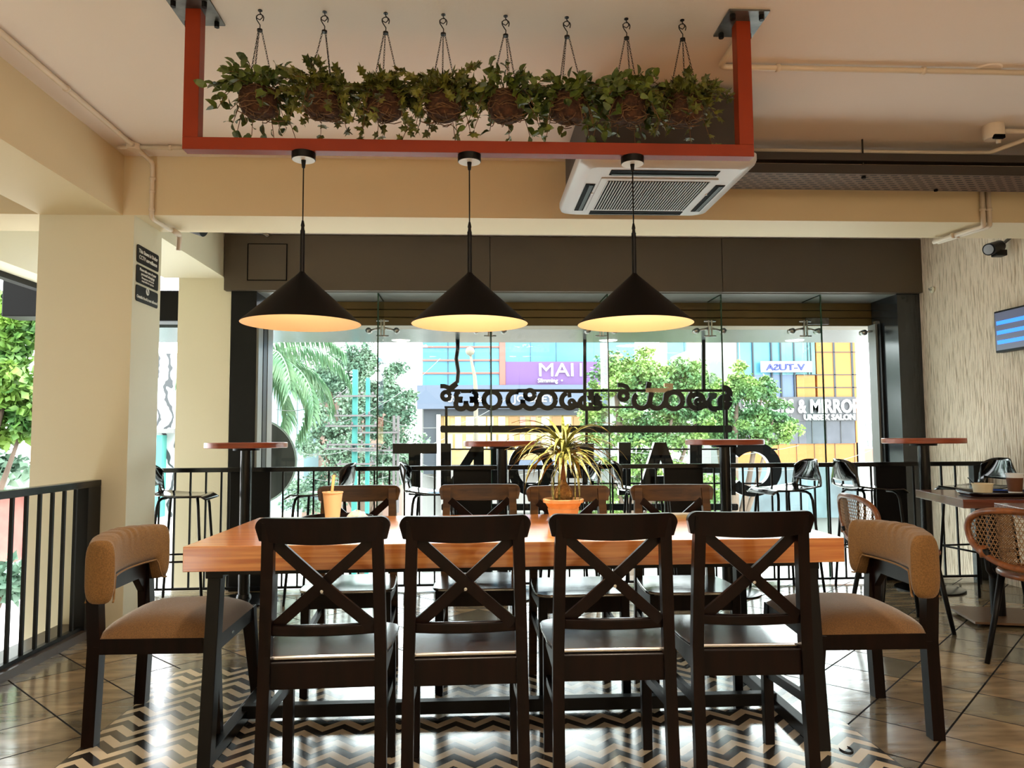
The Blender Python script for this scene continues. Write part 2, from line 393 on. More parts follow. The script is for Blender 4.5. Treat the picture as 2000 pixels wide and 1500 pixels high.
struct(MB().box(-3.6, 4.2, -3.7, 7.0, -4.2, -4.0).build('floor_lower', pm('grey_ground_floor', (150, 148, 144), .5)), 'grey ground floor seen past the railing')
struct(MB().box(-3.56, -3.49, 5.2, 6.5, 2.325, 2.37).build('trim_7', 'black'), 'dark window head under the far left lintel')
# dark fascia over the window
for i, (x0, x1) in enumerate([(-2.10, 0.140), (0.146, 2.170), (2.176, 3.97)]):
    struct(MB().box(x0, x1, 6.30, 6.84, 2.366, 2.84).build('trim_%d' % (3 + i), 'fascia'), 'dark olive fascia panel above the window')
struct(MB().box(-2.05, 3.965, 6.36, 6.84, 2.360, 2.367).build('trim_6', 'soffit'), 'grey underside of the dark fascia')
t = thing('access_panel', 'square dark access hatch flush in the fascia at its left end', 'hatch', (-1.742, 6.298, 2.605))
MB().box(-.158, .158, -.004, .0, -.152, .152).build('panel', 'fascia', t)
for x0, x1, z0, z1 in ((-.166, .166, .152, .158), (-.166, .166, -.158, -.152), (-.166, -.158, -.152, .152), (.158, .166, -.152, .152)):
    MB().box(x0, x1, -.006, .001, z0, z1).build('frame', 'void', t)
struct(MB().box(-2.05, -1.84, 6.35, 6.78, -4, 2.366).build('window_jamb', 'black'), 'black column at the left end of the window')
struct(MB().box(3.76, 3.969, 6.35, 6.78, -4, 2.366).build('window_jamb', 'jamb'), 'black column at the right end of the window')
t = thing('window_frame', 'grey aluminium window frame standing beside the black left column', 'frame', (-1.84, 6.36, -4))
for a, b, mt in ((0.0, .13, 'soffit'), (.14, .25, 'black'), (.26, .42, 'soffit')):
    MB().box(0, .02 + a * .03, a, b, 0, 6.138).build('mullion', mt, t)
t = thing('window_frame', 'dark aluminium window frame beside the glossy right column', 'frame', (3.76, 6.6, -4))
MB().box(-.04, -.02, .05, .18, 0, 6.138).build('mullion', 'soffit', t); MB().box(-.02, .0, .0, .18, 0, 6.138).build('mullion', 'black', t)

# roller shutter housing
t = thing('roller_shutter', 'bronze slatted roller shutter box above the window glass', 'shutter', (1.0, 6.79, 2.138))
for i, (z0, z1, d) in enumerate([(0, .075, 0), (.08, .150, .012), (.155, .228, .022)]):
    MB().box(-2.72, 2.965, d, .25, z0, z1).build('slat', 'shutter', t, bevel=.006)
MB().box(2.12, 2.34, -.03, 0.0, .012, .075).build('control_box', 'plate', t, bevel=.004)
t = thing('roller_shutter', 'black shutter box seen between the two cream pillars', 'shutter', (-3.2, 6.55, 2.14))
MB().box(-.50, .695, 0, .22, 0, .27).build('casing', 'black', t, bevel=.01); MB().box(-.83, -.50, -.05, .20, .03, .36).build('casing', 'black', t, bevel=.01)
MB().box(.40, .47, -.03, 0, .2, .25).build('bracket', 'white', t)

# glass: panes, fins, spider fittings
FX = [-.82, .15, 1.17, 2.18, 3.08]
edges = [-1.80] + FX + [3.72]
for i in range(6):
    struct(MB().box(edges[i] + .006, edges[i + 1] - .006, 6.765, 6.775, -3.9, 2.137).build('window_%d' % (i + 1), 'glass'), 'clear pane of the big street window')
where = ['left of the left pendant lamp\'s right rim', 'behind the middle pendant lamp', 'behind the right pendant lamp', 'just right of the right pendant lamp', 'near the right end of the window']
for i, x in enumerate(FX):
    t = thing('glass_fin', 'tall upright glass fin with a dark green edge, ' + ['beside the left pendant lamp', 'behind the middle pendant lamp', 'behind the right pendant lamp', 'right of the right pendant lamp', 'nearest the right end of the window'][i], 'glass', (x, 6.38, -.4), 0, 'glass fins of the window')
    MB().box(-.006, .006, .008, .37, 0, 2.755).build('glass_sheet', 'finglass', t)
    MB().box(-.0062, .0062, 0, .008, 0, 2.755).build('polished_edge', 'glassedge', t)
    MB().box(-.0062, .0062, .0, .37, 2.755, 2.7585).build('polished_edge', 'glassedge', t)
    s = thing('spider_fitting', 'steel spider bracket on the glass fin ' + ['beside the left pendant lamp', 'behind the middle pendant lamp', 'behind the right pendant lamp', 'right of the right pendant lamp', 'nearest the window\'s right end'][i], 'bracket', (x, 6.70, 2.10), 0, 'spider fittings of the window')
    MB().bar((-.014, 0, -.07), (-.014, 0, .08), .012, .02).bar((.014, 0, -.07), (.014, 0, .08), .012, .02).build('clamp_plate', 'steel', s)
    for z in (-.07, .07): MB().tube([(-.055, 0, z), (.055, 0, z)], .008).build('bolt', 'steel', s, True)
    for sg in (-1, 1):
        MB().tube([(sg * .02, 0, 0), (sg * .06, .01, -.005), (sg * .12, .02, -.02)], [.012, .010, .009]).build('arm', 'steel', s, True)
        MB().tube([(sg * .125, -.012, -.02), (sg * .125, .06, -.02)], .026, 14).build('glass_button', 'steel', s, True)
s = thing('spider_fitting', 'steel spider bracket clamped on the glossy black column at the right', 'bracket', (3.74, 6.70, 2.08), 0, 'spider fittings of the window')
MB().box(.0, .02, -.02, .02, -.07, .09).build('clamp_plate', 'steel', s)
MB().tube([(.01, 0, 0), (-.10, .02, -.01)], .01).build('arm', 'steel', s, True)
MB().tube([(-.10, -.012, -.015), (-.10, .05, -.015)], .026, 14).build('glass_button', 'steel', s, True)
s = thing('wall_hook', 'small round hook plate on the plaster wall beside the fascia', 'hook', (3.965, 6.15, 2.36))
MB().tube([(.0, 0, 0), (-.012, 0, 0)], .028, 16).build('plate', 'cream', s, True)
MB().tube([(-.012, 0, 0), (-.03, 0, 0), (-.035, 0, .015)], .005).build('hook', 'steel', s, True)

# ------------------------------------------------------------------ railings
RY = 5.60
t = thing('railing', 'long black steel railing in front of the big window', 'railing', (0, RY, 0))
MB().box(-2.40, 3.965, -.025, .025, .872, .905).build('top_rail', 'blackgloss', t, bevel=.003)
MB().box(-2.40, 3.965, -.012, .012, .022, .038).build('bottom_rail', 'black', t)
posts = [(-1.80, -1.51), (-.156, .131), (1.45, 1.75), (3.105, 3.348)]
x = -2.30
while x < 3.8:
    if not any(a - .03 < x < b + .03 for a, b in posts):
        MB().box(x - .006, x + .006, -.006, .006, .038, .872).build('baluster', 'black', t)
    x += .1115
for a, b in posts: MB().box(a, b, .026, .056, 0, .895).build('panel_post', 'black', t, bevel=.003)
MB().box(3.85, 3.96, -.03, .03, .0, .872).build('end_post', 'blackgloss', t)
t = thing('railing', 'black steel railing on the left running up to the cream pillar', 'railing', (-2.23, 4.52, 0.045))
MB().box(-.03, .03, -3.6, .02, .80, .838).build('top_rail', 'blackgloss', t, bevel=.003)
MB().box(-.014, .014, -3.6, .02, .0, .02).build('bottom_rail', 'black', t)
for i in range(31): MB().box(-.008, .008, -.205 - i * .115 - .008, -.205 - i * .115 + .008, .02, .80).build('baluster', 'black', t)
MB().box(-.03, .03, -.125, .015, .0, .80).build('end_post', 'black', t)

# ------------------------------------------------------------------ conduits and ceiling services
def conduit(name, label, path, r, clamps=(), mat='conduit', cat='conduit'):
    o = thing(name, label, cat, path[0]); p0 = Vector(path[0])
    pts = [Vector(p) - p0 for p in path]
    sm = [pts[0]]
    for a, b, c in zip(pts, pts[1:], pts[2:]):
        k = min(.035, (b - a).length * .45, (c - b).length * .45)
        u, w = (a - b).normalized() * k, (c - b).normalized() * k
        for i in range(5):
            s_ = i / 4; sm.append((b + u) * (1 - s_) ** 2 + b * 2 * s_ * (1 - s_) + (b + w) * s_ ** 2)
    sm.append(pts[-1])
    MB().tube(sm, r, 10).build('pipe', mat, o, True)
    for q, d in clamps:
        q = Vector(q) - p0; d = Vector(d).normalized()
        MB().tube([q - d * .009, q + d * .009], r * 1.32, 10).build('clamp', mat, o, True)
    return o
conduit('conduit', 'cream conduit along the ceiling above the left beam and down to the pillar top',
        [(-1.98, -1.0, 2.831), (-1.98, 4.40, 2.831), (-1.95, 4.53, 2.80), (-1.95, 4.53, 2.462), (-1.95, 4.56, 2.455), (-1.925, 4.86, 2.455)],
        .0135, [((-1.98, 3.62, 2.831), (0, 1, 0)), ((-1.98, 4.30, 2.831), (0, 1, 0)), ((-1.95, 4.53, 2.70), (0, 0, 1)), ((-1.95, 4.53, 2.62), (0, 0, 1)), ((-1.95, 4.53, 2.51), (0, 0, 1))])
t = thing('junction_box', 'cream round junction box on the ceiling where the left conduits meet', 'junction box', (-1.99, 4.36, 2.828))
MB().lathe([(0, -.014), (.036, -.014), (.04, -.008), (.04, .02)], 20).build('box', 'conduit', t, auto=40)
MB().tube([(-.09, .0, 0), (0, 0, 0)], .012).build('stub', 'conduit', t, True)
conduit('conduit', 'short cream conduit running right along the ceiling behind the red frame', [(-1.95, 4.36, 2.831), (3.0, 4.36, 2.831)], .012,
        [((-1.78, 4.36, 2.831), (1, 0, 0))])
t = thing('conduit_elbow', 'cream conduit fitting under the beam at the pillar edge', 'conduit', (-1.925, 4.86, 2.455))
MB().tube([(0, -.07, 0), (0, .03, 0), (-.005, .05, -.01), (-.01, .05, -.10)], [.018, .018, .017, .014], 10).build('elbow', 'conduit', t, True)
conduit('conduit', 'cream conduit on the ceiling bending beside the red frame\'s right post', [(1.145, 3.03, 2.831), (1.145, 3.285, 2.831), (3.95, 3.285, 2.831)], .0135,
        [((1.42, 3.285, 2.831), (1, 0, 0)), ((2.12, 3.285, 2.831), (1, 0, 0))])
for k, dx in enumerate((0, .042)):
    conduit('conduit', ['left', 'right'][k] + ' one of two cream conduits running down the beam at far right', [(3.275 + dx, 4.528, 2.72), (3.275 + dx, 4.528, 2.458), (3.275 + dx, 4.54, 2.452), (3.20 + dx * .8, 4.93, 2.452)],
            .0145, [((3.275 + dx, 4.528, 2.56), (0, 0, 1)), ((3.225 + dx * .8, 4.76, 2.452), (-.1, .9, 0))])
conduit('conduit', 'white conduit on the ceiling between the beam and the fascia', [(-1.86, 4.98, 2.83), (-1.74, 6.28, 2.83)], .014)
# cable tray and pipes at right
t = thing('cable_tray', 'perforated metal cable tray hung before the beam at right', 'cable tray', (2.7, 4.235, 2.626))
mt, N, L, B = newmat('perforated_tray'); tc = N.new('ShaderNodeTexCoord'); br = N.new('ShaderNodeTexBrick'); L.new(tc.outputs['Object'], br.inputs['Vector'])
for k, val in (('Scale', 1.0), ('Mortar Size', .0125), ('Mortar Smooth', .2), ('Brick Width', .062), ('Row Height', .034)): br.inputs[k].default_value = val
br.inputs['Color1'].default_value = rgb(16, 12, 10); br.inputs['Color2'].default_value = rgb(16, 12, 10); br.inputs['Mortar'].default_value = rgb(112, 90, 72)
L.new(br.outputs[0], B.inputs['Base Color']); B.inputs['Specular IOR Level'].default_value = .1; B.inputs['Roughness'].default_value = .6
MB().box(-1.25, 1.265, -.14, .14, 0, .004).build('tray_floor', mt, t)
for y0, y1 in ((-.143, -.139), (.139, .143)): MB().box(-1.25, 1.265, y0, y1, 0, .055).build('side_wall', 'acbody', t)
for x in (-.42, .62):
    MB().tube([(x, -.10, -.02), (x, -.10, .223)], .005, 6).build('hanger_rod', 'acbody', t, True)
    MB().tube([(x, -.10, -.012), (x, -.10, 0)], .013, 6).build('nut', 'void', t)
MB().tube([(.15, .11, -.012), (.15, .11, 0)], .012, 6).build('nut', 'void', t)
t = thing('duct', 'long dark flat channel under the ceiling above the cable tray', 'duct', (2.7, 4.13, 2.708))
MB().box(-1.25, 1.265, -.03, .03, 0, .046).build('body', 'acbody', t, bevel=.004)
t = thing('conduit', 'thin cream conduit along the ceiling behind the dark channel', 'conduit', (1.5, 4.16, 2.783))
MB().tube([(0, 0, 0), (1.35, 0, 0), (1.55, -.03, -.005), (1.75, -.35, .03)], .0125, 10).build('pipe', 'conduit', t, True)
t = thing('ceiling_detector', 'cream detector box with black vents on the ceiling at far right', 'detector', (2.92, 3.92, 2.80))
MB().lathe([(0, -.03), (.045, -.03), (.055, -.015), (.055, .05)], 20).build('body', 'conduit', t, auto=40)
MB().box(-.03, .03, -.052, -.03, -.04, -.02).build('vent', 'void', t)
MB().tube([(.02, -.01, -.03), (.02, -.01, -.055)], .012).build('nozzle', 'conduit', t, True)
MB().tube([(.03, 0, .02), (1.0, .02, .02)], .013).build('pipe', 'conduit', t, True)
t = thing('ceiling_vent', 'round flush disc in the ceiling at upper right', 'vent', (2.44, 3.30, 2.85))
MB().lathe([(0, -.006), (.06, -.006), (.066, 0)], 28).build('disc', 'ceiling', t, auto=40)
MB().tube([(-.02, .0, -.007), (.03, .02, -.007)], .003, 6).build('slot', 'conduit', t)
t = thing('ceiling_spotlight', 'black cylindrical spotlight under the ceiling behind the beam at left', 'spotlight', (-1.90, 5.15, 2.56))
MB().tube([(-.06, 0, .035), (.05, -.02, -.005)], .05, 20).build('body', 'black', t, auto=40)
MB().tube([(-.03, 0, .04), (-.03, 0, .29)], .008).build('stem', 'white', t, True)
t = thing('security_camera', 'black bullet security camera on the plaster wall at right', 'camera', (3.86, 5.22, 2.50))
MB().tube([(-.09, -.05, -.035), (.05, .03, .01)], .045, 20).build('body', 'black', t, auto=40)
MB().tube([(-.094, -.052, -.036), (-.086, -.048, -.034)], .036, 20).build('lens', 'blackplastic', t, auto=40)
MB().box(-.02, .06, -.04, .03, -.075, -.03).build('mount_block', 'black', t, bevel=.006)
MB().tube([(.04, .02, .0), (.11, -.05, .08)], .012).build('arm', 'plate', t, True)
# television
t = thing('television', 'wall mounted screen with glowing blue stripes on the plaster wall', 'television', (3.93, 5.33, 1.72))
MB().box(-.03, .03, -.75, 0, 0, .31).build('casing', 'black', t, bevel=.004)
MB().box(-.033, -.029, -.735, -.012, .016, .296).build('screen', pm('screen_grey', (96, 100, 122), .3, emit=((96, 100, 128), .35)), t)
for i in range(3):
    MB().box(-.036, -.032, -.72, -.03, .06 + i * .072, .088 + i * .072).build('blue_bar', pm('screen_blue', (40, 120, 255), .4, emit=((50, 130, 255), 1.6)), t)
    mb = MB()
    mm = Matrix.Translation((-.0335, -.04, .105 + i * .072)) @ Matrix(((0, 0, -1, 0), (-1, 0, 0, 0), (0, 1, 0, 0), (0, 0, 0, 1)))
# stickers on the pillar
def sticker(z0, z1, label, lines, logo=False):
    o = thing('sticker', label, 'sign', (-2.058, 4.59, z0), 0, 'black notices on the pillar')
    y1, h = .31, z1 - z0
    f = lambda u, v, w: (w, u, v)
    MB().prism(rrect(0, y1, 0, h, .014, 4), f, 0, .004).build('plate', 'sticker', o)
    for s, sz, yy, b in lines:
        mm = Matrix.Translation((.0045, y1 / 2, yy)) @ Matrix(((0, 0, 1, 0), (1, 0, 0, 0), (0, 1, 0, 0), (0, 0, 0, 1)))
        text(MB(), s, sz, mm, .002, b, 'CENTER', 1.0).build('lettering', 'stickertext', o)
    if logo:
        mb = MB(); mb.add([(.0052, y1 / 2 + .024 * math.cos(k * PI / 12), .082 + .024 * math.sin(k * PI / 12)) for k in range(24)], [tuple(range(24))])
        lg = mb.build('prohibition_disc', 'stickertext', o)
        mb = MB().bar((.0056, y1 / 2 - .012, .094), (.0056, y1 / 2 + .012, .070), .006, .001, (1, 0, 0)).build('bar', 'sticker', lg)
sticker(2.205, 2.315, 'top black notice on the pillar, about camera surveillance', [('This Store is Under', .034, .064, .0006), ('CCTV surveillance', .034, .026, .0006)])
sticker(2.080, 2.190, 'middle black notice on the pillar, with four lines of small text',
        [('Please take care of your', .024, .080, .0004), ('personal belongings', .024, .055, .0004), ('Management will not be', .018, .034, .0002), ('responsible for any loss', .018, .015, .0002)])
sticker(1.965, 2.065, 'bottom black notice on the pillar, with a round no food symbol', [('Outside food is not allowed', .026, .022, .0005)], True)

# ------------------------------------------------------------------ hanging red frame, pendants, planters
FY = 2.948
t = thing('planter_rack', 'rust red U shaped frame hung from the ceiling over the table', 'frame', (0, FY, 2.265))
MB().box(-1.147, 1.153, -.028, .028, 0, .05).build('cross_bar', 'redsteel', t, bevel=.002)
for x in (-1.117, 1.123):
    MB().box(x - .03, x + .03, -.028, .028, .05, .577).build('post', 'redsteel', t, bevel=.002)
    p = MB().box(x - .085, x + .085, -.10, .10, .577, .584).build('mounting_plate', 'plate', t)
    for a in (-.06, .06):
        for b in (-.072, .072): MB().tube([(x + a, b, .555), (x + a, b, .577)], .011, 6).build('bolt', 'black', p)
t_frame = t
def pendant(x, label, first=[None]):
    if first[0] is None:
        o = thing('pendant_lamp', label, 'lamp', (x, FY, 1.574), 0, 'black cone pendants over the table')
        MB().lathe([(.001, .691), (.047, .691), (.047, .664), (.044, .662)], 32).build('canopy_side', 'black', o, auto=40)
        MB().lathe([(0, .6615), (.0445, .6615), (.0445, .664), (0, .664)], 32).build('canopy_face', 'white', o, auto=40)
        MB().tube([(0, 0, .63), (0, 0, .665)], [.006, .010], 10).build('cord_grip', 'black', o, True)
        MB().tube([(0, 0, .40), (0, 0, .64)], .0028, 6).build('cord', 'black', o, True)
        MB().tube([(0, 0, .415), (0, 0, .395), (0, 0, .388), (0, 0, .37)], [.004, .008, .006, .0085], 10).build('ferrule', 'black', o, True)
        MB().tube([(0, 0, .205), (0, 0, .375)], .0095, 12).build('stem', 'black', o, auto=40)
        MB().lathe([(.010, .208), (.016, .200), (.232, .002), (.232, .0)], 64, caps=False).build('shade', 'shade', o, auto=40)
        MB().lathe([(.2315, .0), (.014, .196), (0, .198)], 64, caps=False).build('shade_lining', 'shadein', o, True)
        b = MB().lathe([(0, .085), (.018, .088), (.03, .105), (.03, .125), (.014, .15), (.014, .19), (0, .19)], 20).build('bulb', 'bulbglow', o, True)
        first[0] = o
    else:
        o = place(first[0], False, (x, FY, 1.574), 0, label)
    l = lamp('pendant_bulb_light', 'POINT', (0, 0, .075), 1.7, (1, .74, .44), .03); l.parent = o
    l = lamp('pendant_down_light', 'SPOT', (0, 0, .06), 30, (1, .86, .68), .03, spot_size=2.1, spot_blend=.6); l.parent = o
pendant(-.679, 'black cone pendant lamp hanging nearest the cream pillar')
pendant(-.015, 'black cone pendant lamp hanging in the middle, above the paper cup\'s right')
bpy.data.objects  # (keep order)
pendant(.653, 'black cone pendant lamp hanging under the ceiling air conditioner')

def leaf_ovate(L, w):
    return [(0, 0, 0), (w * .42, L * .25, .006), (w * .5, L * .5, .004), (w * .3, L * .8, -.002), (0, L, -.01), (-w * .3, L * .8, -.002), (-w * .5, L * .5, .004), (-w * .42, L * .25, .006)], [(0, 1, 2, 3, 4, 5, 6, 7)]
def leaf_ivy(L, w):
    pts = [(0, 0), (.22, -.1), (.48, .12), (.27, .34), (.5, .62), (.2, .62), (0, 1), (-.2, .62), (-.5, .62), (-.27, .34), (-.48, .12), (-.22, -.1)]
    vs = [(0, L * .3, .004)] + [(x * w * 1.5, y * L, -abs(x) * .008) for x, y in pts]
    return vs, [(0, i + 1, (i + 1) % 12 + 1) for i in range(12)]
HK = ['nearest the red frame\'s left post', 'second from the red frame\'s left post', 'third from the red frame\'s left post', 'left of the middle pendant\'s cord', 'right of the middle pendant\'s cord', 'third from the red frame\'s right post', 'above the right pendant\'s cord', 'nearest the red frame\'s right post']
def planter(i, x, kind, label):
    rd = random.Random(40 + i)
    o = thing('hanging_planter', label, 'hanging plant', (x, FY - .01, 2.41), 0, 'hanging vine baskets')
    MB().lathe([(0, 0), (.045, .0), (.062, .012), (.070, .05), (.072, .10), (.066, .104), (.060, .095), (0, .09)], 28).build('basket', 'basket', o, True)
    mb = MB()
    for k in range(26):
        a0 = rd.uniform(0, 2 * PI); z = rd.uniform(.002, .10); pts = []
        for j in range(7):
            a = a0 + j * .28; rr = .072 + rd.uniform(-.003, .006) - (.02 if z < .015 else 0)
            pts.append((rr * math.cos(a), rr * math.sin(a), z + rd.uniform(-.008, .010)))
        mb.tube(pts, .0022, 4)
    for k in range(16):
        a = rd.uniform(0, 2 * PI); rr = rd.uniform(0, .06); d = rd.uniform(0, 2 * PI)
        mb.tube([(rr * math.cos(a), rr * math.sin(a), -.002), (rr * math.cos(a) + .03 * math.cos(d), rr * math.sin(a) + .03 * math.sin(d), -.006), (rr * math.cos(a) + .06 * math.cos(d), rr * math.sin(a) + .06 * math.sin(d), .004)], .002, 4)
    mb.build('twig_weave', 'twig', o, True)
    # S hook, cap, three chains
    mb = MB()
    pts = [(0.0, 0, .362)] + [(.0 + .004, 0, .385)]
    pts = [(0, 0, .355), (.001, 0, .378), (-.008, 0, .392)] + arc((0, .408), .015, 200, -20, 8, lambda u, v: (u, 0, v)) + [(.012, 0, .395)]
    mb.tube(pts, .0022, 6).build('hook', 'chain', o, True)
    MB().lathe([(0, .352), (.011, .352), (.011, .360), (.004, .364), (0, .364)], 12).build('chain_cap', 'chain', o, auto=40)
    for k in range(3):
        a = .5 + i * .7 + k * 2 * PI / 3; p, q = Vector((.008 * math.cos(a), .008 * math.sin(a), .354)), Vector((.066 * math.cos(a), .066 * math.sin(a), .10))
        d = q - p; n = 26; mb = MB(); dn = d.normalized(); s1 = dn.orthogonal().normalized(); s2 = dn.cross(s1)
        for j in range(n):
            c = p + d * ((j + .5) / n); sd = s1 if j % 2 else s2; hl = d.length / n * .66; w = .0032
            mb.tube([c + dn * hl * math.cos(b) + sd * w * math.sin(b) for b in [0, PI / 3, 2 * PI / 3, PI, 4 * PI / 3, 5 * PI / 3]], .0011, 4, True)
        mb.build('chain', 'chain', o)
    vines = MB(); fol = MB()
    if i == 1: MB().tube(arc((0, .12), .055, 0, 180, 14, lambda u, v: (u, .01, v * 1.02 + .0)), .0016, 6).build('wire_loop', 'chain', o, True)
    lf = leaf_ovate if kind == 'o' else leaf_ivy
    def put(pos, dirv, sc):
        dirv = Vector(dirv).normalized(); nrm = Vector((rd.uniform(-1, 1), rd.uniform(-1, .2), rd.uniform(-.3, 1))).normalized()
        xx = dirv.cross(nrm)
        if xx.length < .1: return
        xx.normalize(); zz = xx.cross(dirv)
        mm = Matrix((xx, dirv, zz)).transposed().to_4x4(); mm.translation = pos
        vs, fs = lf(sc, sc * (.58 if kind == 'o' else .62)); fol.add(vs, fs, mm)
    nv = 36
    for k in range(nv):
        a = 2 * PI * k / nv + rd.uniform(-.2, .2); up = rd.uniform(.02, .10); out = rd.uniform(.05, .15); drop = rd.choice([-.03, .0, .03, .06, .12, .17])
        if k % 5 == 0: out = .16; drop = .02
        p0 = Vector((.03 * math.cos(a), .03 * math.sin(a), .09)); p1 = p0 + Vector((out * .45 * math.cos(a), out * .45 * math.sin(a), up)); p2 = p0 + Vector((out * math.cos(a), out * math.sin(a), up * .4 - drop))
        pts = [p0 * (1 - s) ** 2 + p1 * 2 * s * (1 - s) + p2 * s * s for s in [j / 8 for j in range(9)]]
        vines.tube(pts, .0015, 4)
        for j in range(2, 9):
            for rep in range(1 if j < 8 else 2):
                dv = Vector((math.cos(a) + rd.uniform(-.9, .9), math.sin(a) + rd.uniform(-.9, .9), rd.uniform(-.8, .6)))
                put(pts[j], dv, rd.uniform(.036, .056) if kind == 'o' else rd.uniform(.032, .050))
    for k in range(46):
        a = rd.uniform(0, 2 * PI); rr = rd.uniform(0, .085)
        put((rr * math.cos(a), rr * math.sin(a), .10 + rd.uniform(0, .07)), (math.cos(a) + rd.uniform(-.5, .5), math.sin(a) + rd.uniform(-.5, .5), rd.uniform(-.2, 1)), rd.uniform(.036, .056))
    vines.build('vines', 'twig', o, True); fol.build('foliage', 'leafdark' if kind == 'o' else 'leafivy', o)
    h = thing('ceiling_hook', 'small ceiling screw hook of the basket ' + HK[i], 'hook', (x, FY - .01, 2.85), 0, 'ceiling screw hooks')
    MB().tube([(0, 0, 0), (0, 0, -.012), (.008, 0, -.02), (.010, 0, -.030), (.0, 0, -.040), (-.012, 0, -.034), (-.015, 0, -.024)], .0022, 6).build('hook', 'chain', h, True)
    MB().lathe([(0, -.003), (.009, -.003), (.009, 0)], 12).build('collar', 'chain', h, auto=40)
PL = [(-.858, 'o', 'round leaved trailing plant in a vine basket nearest the frame\'s left post'),
      (-.600, 'i', 'ivy in a vine basket with a wire loop, hanging above the left pendant\'s cord'),
      (-.354, 'i', 'ivy in a vine basket hanging third from the frame\'s left post'),
      (-.120, 'i', 'ivy in a vine basket hanging left of the middle pendant\'s cord'),
      (.135, 'o', 'round leaved plant in a vine basket hanging right of the middle pendant\'s cord'),
      (.388, 'o', 'round leaved plant in a vine basket hanging third from the frame\'s right post'),
      (.636, 'o', 'round leaved trailing plant in a vine basket above the right pendant\'s cord'),
      (.871, 'i', 'bushy ivy in a vine basket nearest the frame\'s right post')]
for i, (x, k, lb) in enumerate(PL): planter(i, x, k, lb)

# ------------------------------------------------------------------ ceiling air conditioner
t = thing('air_conditioner', 'white ceiling cassette air conditioner beside the right pendant lamp', 'air conditioner', (.945, 3.87, 2.42))
MB().box(-.40, .40, -.40, .40, .06, .37).build('casing', 'acbody', t, bevel=.01)
for sx in (-.37, .37):
    for sy in (-.37, .37): MB().tube([(sx + .0 * sx, sy, .30), (sx, sy, .43)], .006, 6).build('hanger_rod', 'acbody', t)
fp = lambda u, v, w: (u, v, w)
mb = MB(); o0, o1, o2 = rrect(-.44, .44, -.45, .45, .07, 6), rrect(-.43, .43, -.44, .44, .06, 6), rrect(-.375, .375, -.385, .385, .04, 6); n = len(o0)
vs = [(u, v, .065) for u, v in o0] + [(u, v, .042) for u, v in o0] + [(u, v, .02) for u, v in o1] + [(u, v, 0) for u, v in o2]
mb.add(vs, [(a * n + i, a * n + (i + 1) % n, (a + 1) * n + (i + 1) % n, (a + 1) * n + i) for a in range(3) for i in range(n)] + [tuple(range(3 * n, 4 * n))[::-1], tuple(range(n))])
fixn(mb.build('panel', 'acgrey', t, auto=50))
for x0, x1, y0, y1 in ((-.27, .27, -.355, -.285), (-.27, .27, .305, .37), (-.365, -.315, -.15, .30), (.315, .365, -.15, .30)):
    lv = MB().box(x0, x1, y0, y1, -.003, .002).build('air_outlet', 'void', t)
    if x1 - x0 > y1 - y0: MB().box(x0 + .01, x1 - .01, (y0 + y1) / 2 + .01, y1 - .004, -.006, -.003).build('louvre', 'black', lv)
    else: MB().box((x0 + x1) / 2 - .004, (x0 + x1) / 2 + .016, y0 + .01, y1 - .01, -.006, -.003).build('louvre', 'black', lv)
MB().box(-.30, .30, -.245, .285, -.006, .0).build('grille_frame', 'acgrey', t, bevel=.002)
MB().box(-.262, .262, -.215, .262, -.0075, -.005).build('grille_backing', 'void', t)
mb = MB()
for i in range(37): x = -.262 + i * .01455; mb.box(x - .0021, x + .0021, -.215, .262, -.011, -.007)
mb.build('grille_slats', 'acgrey', t)
for sx in (-.31, .31): MB().lathe([(0, -.004), (.007, -.004), (.008, 0)], 12, (sx, -.0, 0)).build('screw_cap', 'white', t)
t = thing('threaded_rod', 'dark threaded rod hanging from the ceiling beside the red frame\'s right post', 'rod', (1.355, 3.62, 2.50))
MB().tube([(0, 0, 0), (0, 0, .345)], .006, 8).build('rod', 'void', t, True); MB().lathe([(0, .338), (.02, .338), (.02, .35)], 12).build('plate', 'acbody', t)
MB().tube([(-.05, 0, .30), (-.03, .0, .2), (-.01, 0, .05), (.02, 0, 0)], .007, 8).build('cable', 'void', t, True)

# ================================================================== LONG TABLE
t = thing('dining_table', 'long orange wood communal table with a black steel frame', 'table', (.16, 3.05, 0))
MB().box(-1.145, 1.15, -.45, .45, .675, .76).build('tabletop', 'table', t, bevel=.002)
for sx in (-1, 1):
    fr = []
    for sy, y0, y1 in ((-1, -.33, -.36), (1, .40, .42)):
        MB().bar((sx * 1.085, y1, 0.0), (sx * 1.07, y0, .655), .055, .045, (1, 0, 0)).build('leg', 'black', t, bevel=.003)
    MB().box(sx * 1.085 - .0225, sx * 1.085 + .0225, -.36, .42, .0, .045).build('foot_bar', 'black', t, bevel=.003)
    MB().box(sx * 1.07 - .03, sx * 1.07 + .03, -.36, .42, .635, .672).build('top_bar', 'black', t, bevel=.003)
for y in (-.34, .40): MB().box(-1.04, 1.04, y - .02, y + .02, .648, .675).build('frame_rail', 'black', t)
MB().box(-1.085, 1.085, .03, .075, .012, .062).build('stretcher', 'black', t, bevel=.003)

